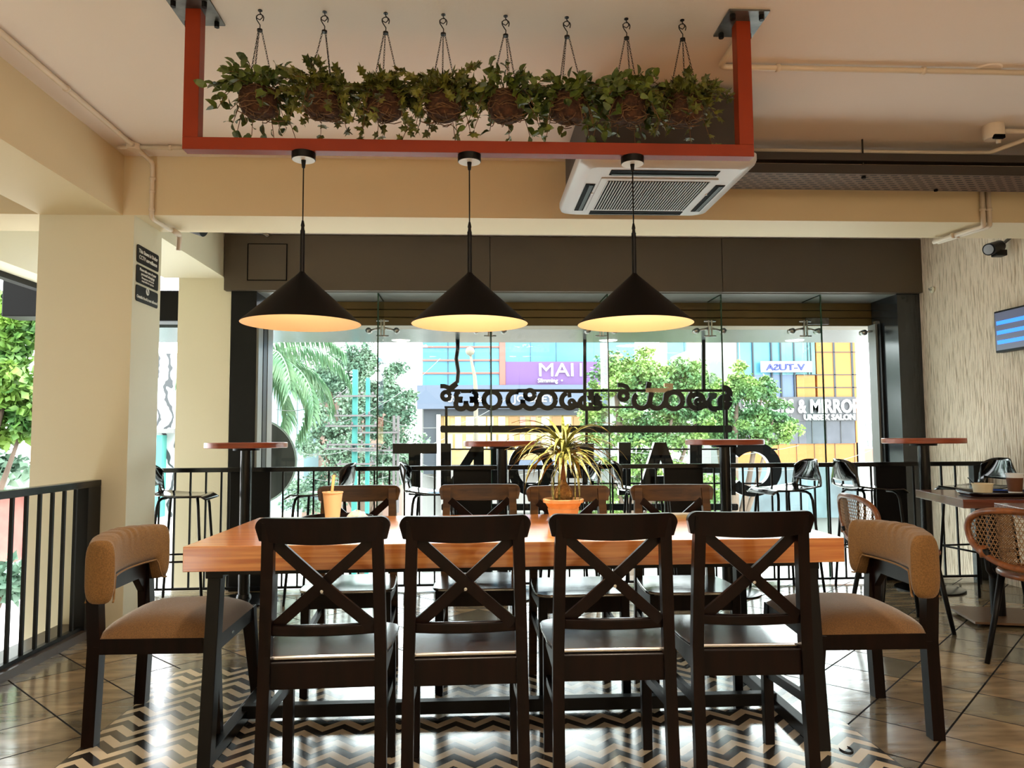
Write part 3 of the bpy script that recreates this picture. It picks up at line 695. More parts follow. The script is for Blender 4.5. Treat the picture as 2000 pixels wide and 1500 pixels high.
# ================================================================== CROSS-BACK CHAIRS (facing +Y)
def xchair(body, dark):
    o = thing('cross_back_chair', 'chair', 'chair', group=None)
    # seat board: rounded front corners
    poly = [(-.185, -.205), (.185, -.205), (.20, -.10), (.208, .06)] + [(.208 - .06 + .06 * math.cos(a), .13 + .06 * math.sin(a)) for a in (0, .5, 1.05, 1.57)] + [(-.208 + .06 - .06 * math.sin(a), .13 + .06 * math.cos(a)) for a in (0, .5, 1.05, 1.57)] + [(-.208, .06), (-.20, -.10)]
    fixn(MB().prism(poly, fp, .444, .457).build('seat', dark, o, bevel=.004))
    for s in (-1, 1):
        mb = MB(); P = [(.178, -.245, 0), (.176, -.222, .30), (.174, -.214, .46), (.168, -.226, .70), (.163, -.243, .868)]
        for a, b in zip(P, P[1:]): mb.bar((s * a[0], a[1], a[2]), (s * b[0], b[1], b[2] + .002), .036, .034, (0, 1, 0))
        mb.build('rear_leg', body, o)
        MB().bar((s * .178, .155, 0), (s * .176, .150, .4435), .034, .034, (0, 1, 0), .038, .038).build('front_leg', body, o, bevel=.003)
        MB().bar((s * .176, -.20, .411), (s * .176, .14, .411), .022, .064).build('side_apron', body, o)
        MB().bar((s * .178, -.215, .285), (s * .178, .15, .255), .018, .03).build('side_stretcher', body, o)
    MB().box(-.165, .165, -.222, -.196, .362, .4435).build('rear_apron', body, o, bevel=.003)
    MB().box(-.165, .165, .140, .162, .375, .4435).build('front_apron', body, o)
    # curved top rail, profile with drooping rounded ends
    def rail(nm, hw, ztop, zbot, th, yc, sag, flare=0, mat=body):
        mb = MB(); n = 44; vs = []
        for i in range(n + 1):
            u = -math.cos(PI * i / n) if flare else -1 + 2 * i / n; e = max(0, abs(u) - .86) / .14
            zt = ztop - .030 * (1 - math.sqrt(max(0, 1 - e * e))) * (1 if flare else 0); zb = zbot + (.010 * u * u if flare else 0)
            wt, wb = hw, hw - (.010 if flare else 0)
            yy = yc - sag * (1 - u * u)
            vs += [(u * wt, yy - th / 2 - .01 * flare, zt), (u * wt, yy + th / 2 - .01 * flare, zt), (u * wb, yy + th / 2, zb), (u * wb, yy - th / 2, zb)]
        fs = []
        for i in range(n):
            for j in range(4): fs.append((i * 4 + j, i * 4 + (j + 1) % 4, i * 4 + 4 + (j + 1) % 4, i * 4 + 4 + j))
        fs += [(0, 1, 2, 3), (n * 4 + 3, n * 4 + 2, n * 4 + 1, n * 4)]
        mb.add(vs, fs); return fixn(mb.build(nm, mat, o, bevel=.004, auto=50))
    rail('top_rail', .203, .884, .803, .026, -.228, .042, 1)
    rail('lower_rail', .158, .556, .524, .024, -.214, .022)
    for s in (-1, 1):
        pts = []
        for i in range(13):
            k = i / 12; u = (-1 + 2 * k) * s
            pts.append((u * .148, -.230 - .016 * (1 - u * u) + (.008 if s > 0 else -.006) + .012 * (1 - k), .548 + k * .262))
        MB().ribbon(pts, .034, .016, (0, 1, 0)).build('cross_brace', body, o)
        MB().box(s * .165 - .014, s * .165 + .014, -.2565, -.250, .862, .866).build('joint_notch', 'steel', o)
    sc_ = MB().lathe([(0, -.004), (.005, -.003), (.006, 0)], 10).build('screw_cap', 'steel', o); sc_.location = (0, -.262, .662); sc_.rotation_euler = (-PI / 2, 0, 0)
    return o
G1, G2 = 'cross back chairs on the near side of the table', 'cross back chairs on the far side of the table'
fc = xchair('darkwood', 'darkwoodx')
FRONT = [(-.470, 2.572, 2, 'leftmost dark cross back chair on the near side, before the paper cup'),
         (-.031, 2.572, 1, 'near cross back chair second from the left, between the paper cup and the potted plant'),
         (.440, 2.580, -1, 'near dark cross back chair before the potted plant, third from the left'),
         (.892, 2.600, -2, 'rightmost dark cross back chair on the near side of the table')]
for i, (x, y, a, lb) in enumerate(FRONT):
    o = place(fc, i == 0, (x, y, 0), math.radians(a), lb); o['group'] = G1
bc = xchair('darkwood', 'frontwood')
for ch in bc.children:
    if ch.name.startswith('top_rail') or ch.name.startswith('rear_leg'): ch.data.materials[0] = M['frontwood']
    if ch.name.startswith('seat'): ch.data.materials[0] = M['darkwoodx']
BACK = [(-.566, 3.515, 181, 'brown cross back chair across the table behind the paper cup'),
        (.025, 3.515, 179, 'brown cross back chair across the table, left of the potted plant'),
        (.462, 3.36, 182, 'brown cross back chair across the table directly behind the potted plant'),
        (.952, 3.36, 178, 'brown cross back chair across the table, right of the potted plant')]
for i, (x, y, a, lb) in enumerate(BACK):
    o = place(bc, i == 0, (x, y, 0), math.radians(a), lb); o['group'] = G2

# ================================================================== UPHOLSTERED END CHAIRS (facing +Y)
def sup(u, p): return math.copysign(abs(u) ** p, u)
uc = thing('upholstered_chair', 'chair', 'chair', group='brown upholstered chairs at the table ends')
def cushion(x, y):
    d = (1 - abs(x) ** 3.2) * (1 - abs(y) ** 3.2); return max(d, 0) ** .55
mb = MB()
def fn(u, v):
    x, y = 2 * u - 1, 2 * v - 1; w = .245 + .02 * (y + 1) / 2
    return (x * w, y * .225 - .0, .388 + .075 * cushion(x, y))
mb.grid(20, 20, fn)
mb.build('seat_cushion', 'fabricseat', uc, True)
for s in (-1, 1):
    mb = MB(); P = [(.222, -.235, 0), (.226, -.222, .36), (.228, -.236, .62)]
    for a, b in zip(P, P[1:]): mb.bar((s * a[0], a[1], a[2]), (s * b[0], b[1], b[2]), .05, .045, (0, 1, 0))
    lg = mb.build('rear_leg', 'darkwood', uc)
    MB().lathe([(0, 0), (.016, 0), (.016, .006), (0, .006)], 12, (s * .222, -.235, 0)).build('glide', 'steel', lg)
    MB().bar((s * .262, .235, 0), (s * .245, .200, .388), .036, .036, (0, 1, 0), .052, .056).build('front_leg', 'darkwood', uc, bevel=.003)
    MB().bar((s * .236, -.22, .36), (s * .252, .20, .36), .026, .056).build('side_apron', 'darkwood', uc)
MB().box(-.22, .22, -.238, -.212, .333, .388).build('rear_apron', 'darkwood', uc)
ap = MB().box(-.235, .235, .198, .224, .333, .388).build('front_apron', 'darkwood', uc)
MB().box(.05, .075, .2235, .2255, .352, .360).build('maker_tab', 'steel', ap)
poly = [(-.225, .645), (.225, .645), (.225, .40), (.196, .40), (.188, .475), (.125, .537), (-.125, .537), (-.188, .475), (-.196, .40), (-.225, .40)]
fixn(MB().prism(poly, lambda u, v, w: (u, w, v), -.252, -.222).build('back_frame', 'darkwood', uc, bevel=.003))
def fn(u, v):
    s = -1 + 2 * u; e = min(1, max(0, (abs(s) - .70) / .16)); e = e * e * (3 - 2 * e)
    cap = 1 if abs(s) < .95 else math.sqrt(max(0, 1 - ((abs(s) - .95) / .05) ** 2))
    zt = .762 - .014 * s * s; zb = .602 - .085 * e; zm = (zt + zb) / 2; hh = (zt - zb) / 2 * (.82 + .18 * cap)
    yc = -.252 + .055 * s * s; a = 2 * PI * v
    cy, cz = sup(math.cos(a), .55), sup(math.sin(a), .55)
    wr = (.0017 * math.sin(s * 23 + 2 * math.sin(s * 5)) + .0008 * math.sin(s * 41 + 1)) * max(0, math.sin(a)) * max(0, 1 - s * s)
    return (s * .275, yc + cy * (.054 + wr) * (.25 + .75 * cap), zm + cz * hh + wr)
mb = MB(); nu, nv = 64, 28
vs = [fn(i / nu, j / nv) for i in range(nu + 1) for j in range(nv)]
mb.add(vs, [(i * nv + j, i * nv + (j + 1) % nv, (i + 1) * nv + (j + 1) % nv, (i + 1) * nv + j) for i in range(nu) for j in range(nv)] + [tuple(range(nv)), tuple(range(nu * nv, nu * nv + nv))[::-1]])
bk = fixn(mb.build('back_cushion', 'fabric', uc, True))
for side in (1, -1):
    pts = []
    for i in range(41):
        s = -.93 + 1.86 * i / 40; e = min(1, max(0, (abs(s) - .70) / .16)); e = e * e * (3 - 2 * e)
        pts.append((s * .272, -.252 + .055 * s * s + side * .049, .606 - .083 * e))
    MB().tube(pts, .004, 6).build('piping', 'fabric', bk, True)
place(uc, True, (-1.185, 3.125, 0), -PI / 2 + .02, 'brown upholstered chair at the left end of the table')
place(uc, False, (1.485, 2.985, 0), PI / 2 - .06, 'brown upholstered chair at the right end of the table')

# ================================================================== ON THE TABLE
t = thing('serving_tray', 'dark round tray under the paper cup on the long table', 'tray', (-.60, 3.34, .76))
MB().lathe([(0, .004), (.135, .004), (.15, .018), (.155, .018), (.14, 0), (0, 0)], 40).build('tray', 'darkwood', t, auto=40)
t = thing('napkin', 'cream paper sheet lying on the dark round tray', 'napkin', (-.63, 3.30, .7642))
MB().grid(8, 8, lambda u, v: ((u - .5) * .19 , (v - .5) * .14 , .001 + .004 * math.sin(u * 7) * math.sin(v * 5) ** 2)).build('sheet', 'paper', t, True, solid=.001)
t = thing('paper_cup', 'tan paper cup with a straw on the long table', 'cup', (-.622, 3.335, .7695))
MB().lathe([(0, 0), (.031, 0), (.043, .112), (.0455, .112), (.0455, .117), (.042, .117), (.030, .003), (0, .003)], 36).build('cup', 'paper', t, auto=40)
MB().lathe([(0, .085), (.0395, .085)], 24).build('drink', 'terra', t)
MB().tube([(-.012, -.006, .02), (.004, .004, .19)], .0062, 10).build('straw', pm('wooden_straw', (222, 160, 98), .6), t, True)
t = thing('crumpled_wrapper', 'crumpled clear plastic dome lid right of the paper cup', 'wrapper', (-.515, 3.34, .765))
rd = random.Random(5)
mb = MB(); mb.lathe([(.046 * math.cos(a) * (1), .038 * math.sin(a)) for a in [0, .3, .6, .9, 1.2, 1.5]], 18)
mb.v = [(x + rd.uniform(-.004, .004), y + rd.uniform(-.004, .004), z + (rd.uniform(-.003, .004) if z > .002 else 0)) for x, y, z in mb.v]
mb.build('dome', pm('cloudy_plastic', (206, 196, 186), .2), t)
# potted plant
t = thing('potted_plant', 'terracotta pot with a swollen stemmed plant of arching striped leaves', 'plant', (.378, 3.16, .76))
MB().lathe([(0, 0), (.054, 0), (.058, .02), (.066, .055), (.067, .058), (.064, .061), (.076, .082), (.085, .085), (.087, .098), (.083, .101), (.076, .097), (.07, .088), (0, .086)], 40).build('pot', 'terra', t, auto=50)
MB().lathe([(0, .092), (.05, .091), (.074, .088)], 24).build('soil', 'soil', t, True)
MB().lathe([(.018, .085), (.038, .092), (.043, .112), (.040, .132), (.030, .150), (.018, .162), (.0125, .180), (0, .182)], 28).build('caudex', 'bulb', t, True)
MB().tube([(0, 0, .16), (.001, 0, .20), (.004, 0, .25), (.005, 0, .28)], [.0125, .011, .010, .009], 12).build('stem', 'stem', t, True)
rd = random.Random(11); mb = MB()
for k in range(92):
    a = k * 2.399 + rd.uniform(-.2, .2); el = rd.uniform(.0, 1.4); Ln = rd.uniform(.20, .33); w = rd.uniform(.013, .020); base = Vector((.005, 0, .258 + .05 * rd.random()))
    hx = Vector((math.cos(a), math.sin(a), 0)); side = Vector((-math.sin(a), math.cos(a), 0)); pos = base.copy(); th = el; n = 9; L_, R_ = [], []
    droop = rd.uniform(1.0, 2.0) + .35 * (el > .7)
    for j in range(n + 1):
        ww = w * min(1, .45 + j * .25) * (1 - (j / n) ** 2.6); L_.append(pos - side * ww / 2); R_.append(pos + side * ww / 2)
        pos = pos + (hx * math.cos(th) + Vector((0, 0, math.sin(th)))) * (Ln / n); th -= droop / n
    vs = []; fs = []
    for j in range(n + 1): vs += [L_[j], (L_[j] + R_[j]) / 2 - Vector((0, 0, .12 * w)), R_[j]]
    for j in range(n): fs += [(3 * j, 3 * j + 1, 3 * j + 4, 3 * j + 3), (3 * j + 1, 3 * j + 2, 3 * j + 5, 3 * j + 4)]
    mb.add(vs, fs)
for ang, ln in ((3.6, .17), (4.2, .15), (3.3, .14), (5.6, .16)):   # hanging old leaves
    d = Vector((math.cos(ang), math.sin(ang), 0)); pts = [Vector((.004, 0, .25)) + d * (.055 * min(1, s * 2.0)) + Vector((0, 0, .012 * math.sin(min(1, s * 2) * PI) - ln * s ** 1.4)) for s in [j / 8 for j in range(9)]]
    mb.ribbon(pts, .009, .001, d)
mb.build('leaves', 'dracaena', t, True)

# ================================================================== HIGH TABLES AND BAR STOOLS
def px(x, Y, y=950): return at(x, y, Y).x
ht = None
for i, (x, lb) in enumerate([(480, 'high round table beside the black left column of the window'), (981, 'high round table behind the potted plant'), (1417, 'high round table right of the rightmost near chair\'s left side, before the window middle'), (1807, 'high round table before the glossy right window column')]):
    lb = ['high round bar table beside the black column at the window\'s left', 'high round bar table left of the potted plant', 'high round bar table between the potted plant and the right window column', 'high round bar table before the glossy right window column'][i]
    if ht is None:
        ht = thing('bar_table', lb, 'bar table', (0, 0, 0), 0, 'high round bar tables')
        MB().lathe([(0, 1.052), (.272, 1.052), (.277, 1.056), (.277, 1.086), (.273, 1.09), (0, 1.09)], 64).build('tabletop', 'redwood', ht, auto=40)
        MB().tube([(0, 0, .02), (0, 0, 1.052)], .039, 24).build('pole', 'blackgloss', ht, auto=40)
        MB().lathe([(0, 0), (.23, 0), (.23, .010), (.20, .018), (.05, .026), (.045, .05), (0, .05)], 48).build('base', 'blackgloss', ht, auto=30)
        MB().lathe([(0, 1.035), (.09, 1.035), (.09, 1.052), (0, 1.052)], 24).build('top_plate', 'black', ht, auto=40)
    place(ht, i == 0, (px(x, 5.30), 5.30, 0), 0, lb)
st = thing('bar_stool', 'stool', 'stool', group='black shell bar stools')
def shell(u, v):
    s = 2 * u - 1
    if v < .62:
        k = v / .62; y = .19 - .37 * k; w = .20 - .02 * abs(k - .5) * 2; z = .735 - .012 * math.sin(k * PI) + .022 * s * s * (k) - .03 * max(0, .12 - k) / .12
        return (s * w, y, z)
    k = (v - .62) / .38; ang = k * 1.45
    y = -.18 - .055 * math.sin(min(ang, 1.57)) - .012 * k; z = .735 + .21 * (1 - math.cos(ang)) / (1 - math.cos(1.45)) * 1.0
    w = .18 - .045 * k ** 3; y += .07 * s * s * k
    z += .022 * s * s * (1 - k)
    if k > .55: z -= .05 * abs(s) ** 4 * (k - .55) / .45
    return (s * w, y, z)
MB().grid(20, 40, shell, skip=lambda u, v: abs(2 * u - 1) < .66 and .70 < v < .80).build('seat_shell', 'blackplastic', st, True, solid=.009)
for sx in (-1, 1):
    for sy in (-1, 1):
        pts = [(sx * .05, sy * .10, .715), (sx * .105, sy * .115, .715), (sx * .135, sy * .125, .70), (sx * .150, sy * .132, .66), (sx * .165, sy * .15, .40), (sx * .19, sy * .178, 0)]
        MB().tube(pts, .0095, 10).build('leg', 'black', st, True)
fr = [(sx * .172, sy * .156, .30) for sx, sy in ((-1, -1), (1, -1), (1, 1), (-1, 1))]
MB().tube(fr, .007, 8, True).build('footrest', 'black', st, True)
MB().box(-.06, .06, -.13, .13, .712, .722).build('mount_plate', 'black', st)
L_, R_ = -PI / 2, PI / 2          # facing +X / -X
ST = [(360, 5.30, L_ + .1, 'bar stool between the cream pillar and the leftmost high table'), (625, 5.30, R_ - .12, 'bar stool right of the leftmost high table, behind the paper cup'),
      (848, 5.30, L_ - .05, 'bar stool left of the high table that stands left of the potted plant'), (1108, 5.30, R_ + .05, 'bar stool directly behind the potted plant'),
      (1262, 5.30, L_ - .09, 'bar stool facing right, just right of the potted plant'), (1530, 5.30, R_ + .15, 'bar stool facing left, right of the high table near the window middle'),
      (1698, 5.30, L_ + .06, 'bar stool left of the high table by the right window column'), (1905, 5.22, R_ + .12, 'bar stool by the plaster wall, behind the tray with cups')]
for i, (x, Y, a, lb) in enumerate(ST): place(st, i == 0, (px(x, Y), Y, 0), a, lb)

# ================================================================== RIGHT SIDE TABLES, RATTAN CHAIRS
ANG = math.radians(-13.5)
def cafe_table(loc, label, w, d):
    o = thing('cafe_table', label, 'table', loc, ANG, 'square cafe tables at right')
    MB().box(0, w, -d, 0, .70, .75).build('tabletop', wood('brown_laminate', (92, 48, 34), (120, 66, 48), .25, (1.2, 26, 26), .4), o, bevel=.002)
    MB().tube([(w / 2, -d / 2, .02), (w / 2, -d / 2, .70)], .04, 24).build('pole', 'black', o, auto=40)
    MB().box(w / 2 - .21, w / 2 + .21, -d / 2 - .21, -d / 2 + .21, .018, .03).build('base_plate', pm('brown_steel', (120, 92, 70), .35, .3), o)
    for a in (-.16, .16):
        for b in (-.16, .16): MB().tube([(w / 2 + a, -d / 2 + b, 0), (w / 2 + a, -d / 2 + b, .018)], .018, 12).build('glide', 'black', o)
    return o
cafe_table((2.95, 4.86, 0), 'brown cafe table that carries the black tray with cups', .62, .77)
cafe_table((2.80, 3.90, 0), 'brown cafe table cut off by the right picture edge', .62, .70)
rc = thing('rattan_chair', 'chair', 'chair', group='rattan cafe chairs')
MB().tube([(.205 * math.cos(k * PI / 16), .205 * math.sin(k * PI / 16), .44) for k in range(32)], .017, 10, True).build('seat_ring', 'rattan', rc, True)
def weave(name, mat, inside, pt, span, step, dirs=(0, 60, 120), w=.0035, parent=rc, nrm=(0, 0, 1)):
    mb = MB()
    for d in dirs:
        a = math.radians(d); dx, dz = math.cos(a), math.sin(a); k = -span
        while k <= span:
            run = []; tt = -span
            while tt <= span:
                u, v = dx * tt - dz * k, dz * tt + dx * k
                if inside(u, v): run.append(pt(u, v, d))
                elif len(run) > 1: mb.tube(run, w / 2, 4); run = []
                else: run = []
                tt += .02
            if len(run) > 1: mb.tube(run, w / 2, 4)
            k += step
    return mb.build(name, mat, parent, True)
weave('seat_weave', 'cane', lambda u, v: u * u + v * v < .202 ** 2, lambda u, v, d: (u, v, .441 + .002 * math.sin(d)), .22, .011)
MB().lathe([(0, .430), (.200, .432)], 32).build('seat_pad', 'canedark', rc, True)
def bp(u, v): return (u, -.215 - .05 * (1 - (u / .27) ** 2) - .10 * v, .622 + v)
def bo(a):
    c, s = math.cos(a), math.sin(a); u = sup(c, .75) * .255; v = sup(s, .85) * .135
    u *= 1 + .10 * (v / .135) - (.22 if v < 0 else 0) * (v / .135) ** 2
    return (u, v)
MB().tube([bp(*bo(2 * PI * k / 48)) for k in range(48)], .016, 10, True).build('back_rim', 'rattan', rc, True)
def inb(u, v):
    if abs(v) > .132: return False
    lim = .255 * max(0, 1 - abs(v / .137) ** 2.3) ** .4 * (1 + .10 * (v / .135) - (.22 * (v / .135) ** 2 if v < 0 else 0)); return abs(u) < lim
weave('back_cane', 'cane', inb, lambda u, v, d: bp(u, v), .28, .019, w=.0036)
weave('back_band', 'canedark', lambda u, v: inb(u, v) and -.11 < u < -.02, lambda u, v, d: bp(u, v), .28, .008, (45, 135), .005)
for s in (-1, 1):
    MB().tube([(s * .165, -.245, .56), (s * .17, -.215, .46), (s * .175, -.165, .42)], [.016, .015, .015], 10).build('back_post', 'black', rc, True)
    MB().tube([(s * .15, -.14, .43), (s * .20, -.215, 0)], [.017, .012], 10).build('rear_leg', 'black', rc, True)
    MB().tube([(s * .14, .14, .43), (s * .195, .20, 0)], [.017, .012], 10).build('front_leg', 'black', rc, True)
for s in (-1, 1): MB().tube([(s * .175, -.235, .52), (s * .19, -.226, .57)], .024, 10).build('binding', 'rattan', rc, True)
place(rc, True, (2.50, 4.32, 0), math.radians(-95), 'rattan back chair partly hidden behind the right upholstered chair')
place(rc, False, (2.79, 3.52, 0), math.radians(-62), 'rattan back chair at the right picture edge')

# tray with cups
t = thing('serving_tray', 'black oval tray carrying two cups on the right cafe table', 'tray', (3.15, 4.31, .75), ANG)
poly = rrect(-.20, .26, -.13, .13, .05)
fixn(MB().prism(poly, fp, 0.001, .006).build('tray_floor', 'blackplastic', t))
mb = MB(); n = len(poly); vs = [(u, v, .004) for u, v in poly] + [(u * 1.10 + .01 * 0, v * 1.14, .028) for u, v in poly]
mb.add(vs, [(i, (i + 1) % n, n + (i + 1) % n, n + i) for i in range(n)]); mb.build('rim', 'blackplastic', t, True, solid=.004)
t = thing('paper_bowl', 'low cream paper tub on the black oval tray', 'bowl', (3.015, 4.29, .7565))
MB().lathe([(0, 0), (.046, 0), (.055, .066), (.058, .066), (.058, .071), (.053, .071), (.045, .003), (0, .003)], 36).build('tub', 'papercream', t, auto=40)
MB().tube([(-.015, 0, .03), (-.075, .02, .105)], .003, 8).build('spoon', 'black', t, True)
t = thing('paper_cup', 'brown sleeved paper cup on the black oval tray', 'cup', (3.245, 4.33, .7565))
MB().lathe([(0, 0), (.034, 0), (.044, .120), (.047, .120), (.047, .126), (.042, .126), (.033, .003), (0, .003)], 36).build('cup', 'white', t, auto=40)
MB().lathe([(.0365, .018), (.0445, .100), (.0435, .100), (.0355, .018)], 36, caps=False).build('sleeve', 'brownsleeve', t, auto=40)
t = thing('napkin', 'crumpled napkin on the black oval tray between the two cups', 'napkin', (3.16, 4.25, .7575), .4)
mb = MB().grid(10, 8, lambda u, v: ((u - .5) * .14, (v - .5) * .10, .006 + .006 * math.sin(u * 9 + v * 3) * math.sin(v * 6 + 1)))
mb.build('sheet', 'napkin', t, True, solid=.001)
# small loop on the floor
p = atz(1652, 1463, .002)
t = thing('plastic_loop', 'small dark broken loop lying on the chevron tiles', 'litter', (p.x, p.y, 0))
MB().tube([(.021 * math.cos(a), .030 * math.sin(a), .0025) for a in [PI * .93 + k * .24 for k in range(18)]], .0022, 6).build('loop', 'black', t, True)

# ================================================================== SIGN HANGING OUTSIDE THE WINDOW
SY = 7.80
struct(MB().box(-3.4, 4.6, 6.95, 8.05, 2.14, 2.26).build('canopy', pm('canopy_panel', (84, 90, 90), .25, .2, noise=(1.4, (70, 76, 74)))), 'grey panelled canopy ceiling outside the window')
for x, y, lb in ((783, 665, 'round lit downlight in the canopy outside, right of the left pendant'), (1188, 666, 'round lit downlight in the canopy outside, below the right pendant'), (1552, 664, 'round lit downlight in the canopy outside, near the right window end')):
    q = at(x, y, 7.85)
    t = thing('canopy_downlight', lb, 'light', (q.x, 7.85, 2.14), 0, 'round downlights in the canopy')
    MB().lathe([(0, -.004), (.085, -.004)], 24).build('diffuser', pm('lit_diffuser', (255, 250, 240), .5, emit=((255, 246, 230), 2.5)), t)
    MB().lathe([(.085, -.004), (.095, -.006), (.10, 0)], 24, caps=False).build('trim', 'white', t, True)
S3 = lambda x, y, dy=0: tuple(at(x, y, SY) + Vector((0, dy, 0)))
t = thing('shop_sign', 'black shop sign seen from behind hanging outside the window', 'sign', (0, 0, 0))
def SP(x, y, w): p = at(x, y, SY); return (p.x, SY + w, p.z)
def bar2(name, x0, y0, x1, y1, mat='sign', d0=.02, d1=.05):
    poly = [(x0, y0), (x1, y0), (x1, y1), (x0, y1)]
    return fixn(MB().prism(poly, SP, d0, d1).build(name, mat, t))
for n_, b in (('hanger', (1140, 636, 1146, 800)), ('hanger', (1373, 636, 1379, 764)), ('rail', (872, 760, 1427, 765)), ('rail', (868, 793, 1427, 797)),
              ('upright', (869, 795, 874, 990)), ('upright', (1418, 795, 1423, 990)), ('upright', (1144, 797, 1149, 990)), ('rail', (862, 876, 1520, 879)), ('rail', (862, 943, 1520, 946))):
    bar2(n_, *b)
fixn(MB().prism(rrect(860, 1430, 831, 845, 4, 3), SP, .0, .03).build('divider_bar', 'sign', t))
fixn(MB().prism(rrect(862, 1442, 984, 997, 3, 3), SP, .0, .03).build('divider_bar', 'sign', t))
MB().tube([S3(893, 640, .03), S3(894, 680, .03), S3(891, 700, .03), S3(895, 725, .03), S3(893, 745, .03), S3(880, 755, .03), S3(872, 768, .03)], .022, 8).build('power_cable', 'black', t, True)
def letter(polys, nm='letter'):
    mb, wb = MB(), MB()
    for p in polys:
        mb.prism(p, SP, 0, .012); wb.prism(p, SP, .012, .09)
    l = fixn(mb.build(nm, 'sign', t)); fixn(wb.build('return', 'signrim', l))
def ringp(cx, cy, rx, ry, ix, iy, a0, a1, n=22):
    o = [(cx + rx * math.cos(math.radians(a0 + (a1 - a0) * k / n)), cy - ry * math.sin(math.radians(a0 + (a1 - a0) * k / n))) for k in range(n + 1)]
    q = [(cx + ix * math.cos(math.radians(a0 + (a1 - a0) * k / n)), cy - iy * math.sin(math.radians(a0 + (a1 - a0) * k / n))) for k in range(n + 1)]
    return [[o[k], o[k + 1], q[k + 1], q[k]] for k in range(n)]
R4 = lambda x0, y0, x1, y1: [(x0, y0), (x1, y0), (x1, y1), (x0, y1)]
letter([R4(767, 866, 853, 886), R4(798, 886, 821, 967)])                                   # T
letter([R4(861, 866, 881, 967), R4(925, 866, 945, 967), [(925, 866), (945, 866), (881, 967), (861, 967)]])   # N seen from behind
letter([R4(960, 866, 982, 967)])                                                           # I
letter(ringp(1037, 916, 44, 52, 25, 31, 0, 360, 40))                                       # O
letter([R4(1138, 866, 1160, 967), R4(1112, 866, 1138, 884), R4(1112, 916, 1138, 934)] + ringp(1112, 900, 28, 34, 9, 16, 90, 270, 16))   # P
letter([R4(1209, 864, 1232, 967)])                                                         # I
letter([[(1279, 864), (1301, 864), (1269, 967), (1246, 967)], [(1279, 864), (1301, 864), (1337, 967), (1314, 967)], R4(1271, 930, 1311, 947)])   # A
letter([R4(1348, 864, 1371, 967), R4(1415, 864, 1437, 967), R4(1371, 906, 1415, 924)])      # H
letter(ringp(1470, 916, 57, 54, 35, 34, -138, 138, 36))                                    # C seen from behind
def stroke(paths, mat='sign'):
    mb = MB()
    for pts, w in paths:
        P = [Vector(S3(*q, .02)) for q in pts]; mb.ribbon(P, 1.38 * w * SY / FPX, .04, (0, 1, 0))
    mb.build('script_letter', mat, t)
def A(cx, cy, r, a0, a1, n=18): return [(cx + r * math.cos(math.radians(a0 + (a1 - a0) * k / n)), cy - r * math.sin(math.radians(a0 + (a1 - a0) * k / n))) for k in range(n + 1)]
stroke([([(860, 754), (868, 754), (876, 757), (881, 763)], 6), (A(871, 773, 7.5, 0, 360), 6), ([(876, 766), (884, 758), (893, 750)], 5)])
stroke([(A(900, 773, 9, 100, 290), 7), (A(900, 789, 10, 70, 360), 7), (A(921, 773, 9, 80, -110), 7), (A(921, 789, 10, 110, -180), 7), ([(910, 783), (910, 795)], 7), ([(900, 764), (921, 764)], 5)])
stroke([(A(961, 781, 16, 0, 360, 28), 7)])
stroke([(A(1008, 781, 16, 70, 320), 7), ([(1010, 763), (1030, 763)], 5)])
stroke([(A(1035, 771, 9, 0, 360), 6.5), (A(1036, 783, 15, 170, 370), 7)])
stroke([(A(1069, 781, 16, 0, 360, 28), 7)])
stroke([(A(1112, 782, 15, 110, 350), 7), (A(1117, 786, 5, 0, 360, 10), 5), ([(1112, 765), (1113, 776)], 5), ([(1104, 764), (1146, 764)], 5)])
stroke([(A(1144, 787, 11, 90, 270), 7), ([(1144, 798), (1168, 798)], 6), ([(1155, 765), (1155, 775), (1149, 778)], 8), ([(1154, 786), (1154, 797)], 6), (A(1166, 782, 5, 0, 360, 10), 9), ([(1166, 768), (1166, 778)], 5), (A(1166, 792, 7, -90, 60), 6)])
stroke([([(1207, 752), (1216, 752), (1224, 755), (1228, 762)], 6), (A(1218, 773, 8, 0, 360), 6.5)])
stroke([(A(1254, 782, 15.5, 130, 350), 7), (A(1283, 782, 15.5, 190, 350), 7), ([(1269, 787), (1271, 775), (1273, 766)], 7), ([(1273, 766), (1266, 758), (1269, 746)], 7)])
stroke([([(1262, 762), (1300, 762)], 6), ([(1300, 762), (1312, 758), (1314, 752), (1298, 752)], 5)], 'signtan')
stroke([(A(1317, 782, 16.5, 0, 360, 28), 7), ([(1299, 788), (1301, 770), (1308, 764)], 6)])
stroke([(A(1362, 782, 16, 120, 360), 7), (A(1364, 785, 5, 0, 360, 12), 5), (A(1362, 782, 12, 0, 150), 7)])
stroke([(A(1398, 787, 13, 90, 280), 7), ([(1385, 772), (1400, 772)], 7), ([(1398, 798), (1424, 796)], 6), (A(1416, 784, 8, 0, 360, 14), 10), (A(1414, 769, 11, -20, 100), 9)])
c = at(487, 899, 7.25)
t = thing('round_sign', 'dark round disc sign outside behind the window\'s left column', 'sign', (-2.10, 7.25, .895))
mb = MB(); mb.lathe([(0, -.04), (.40, -.04), (.40, .04), (0, .04)], 64, mat=Matrix.Rotation(PI / 2, 4, 'X')); mb.build('disc', pm('disc_back', (66, 70, 70), .35), t, auto=40)
mb = MB(); mb.tube([(.405 * math.cos(k * PI / 32), -.035, .405 * math.sin(k * PI / 32)) for k in range(64)], .010, 6, True); mb.build('rim', pm('pale_rim', (170, 190, 186), .3), t, True)

MB().tube([(.14, -.03, .1), (.14, -.47, .1)], .02, 10).tube([(.14, -.03, -.1), (.14, -.47, -.1)], .02, 10).build('wall_bracket', 'black', t)
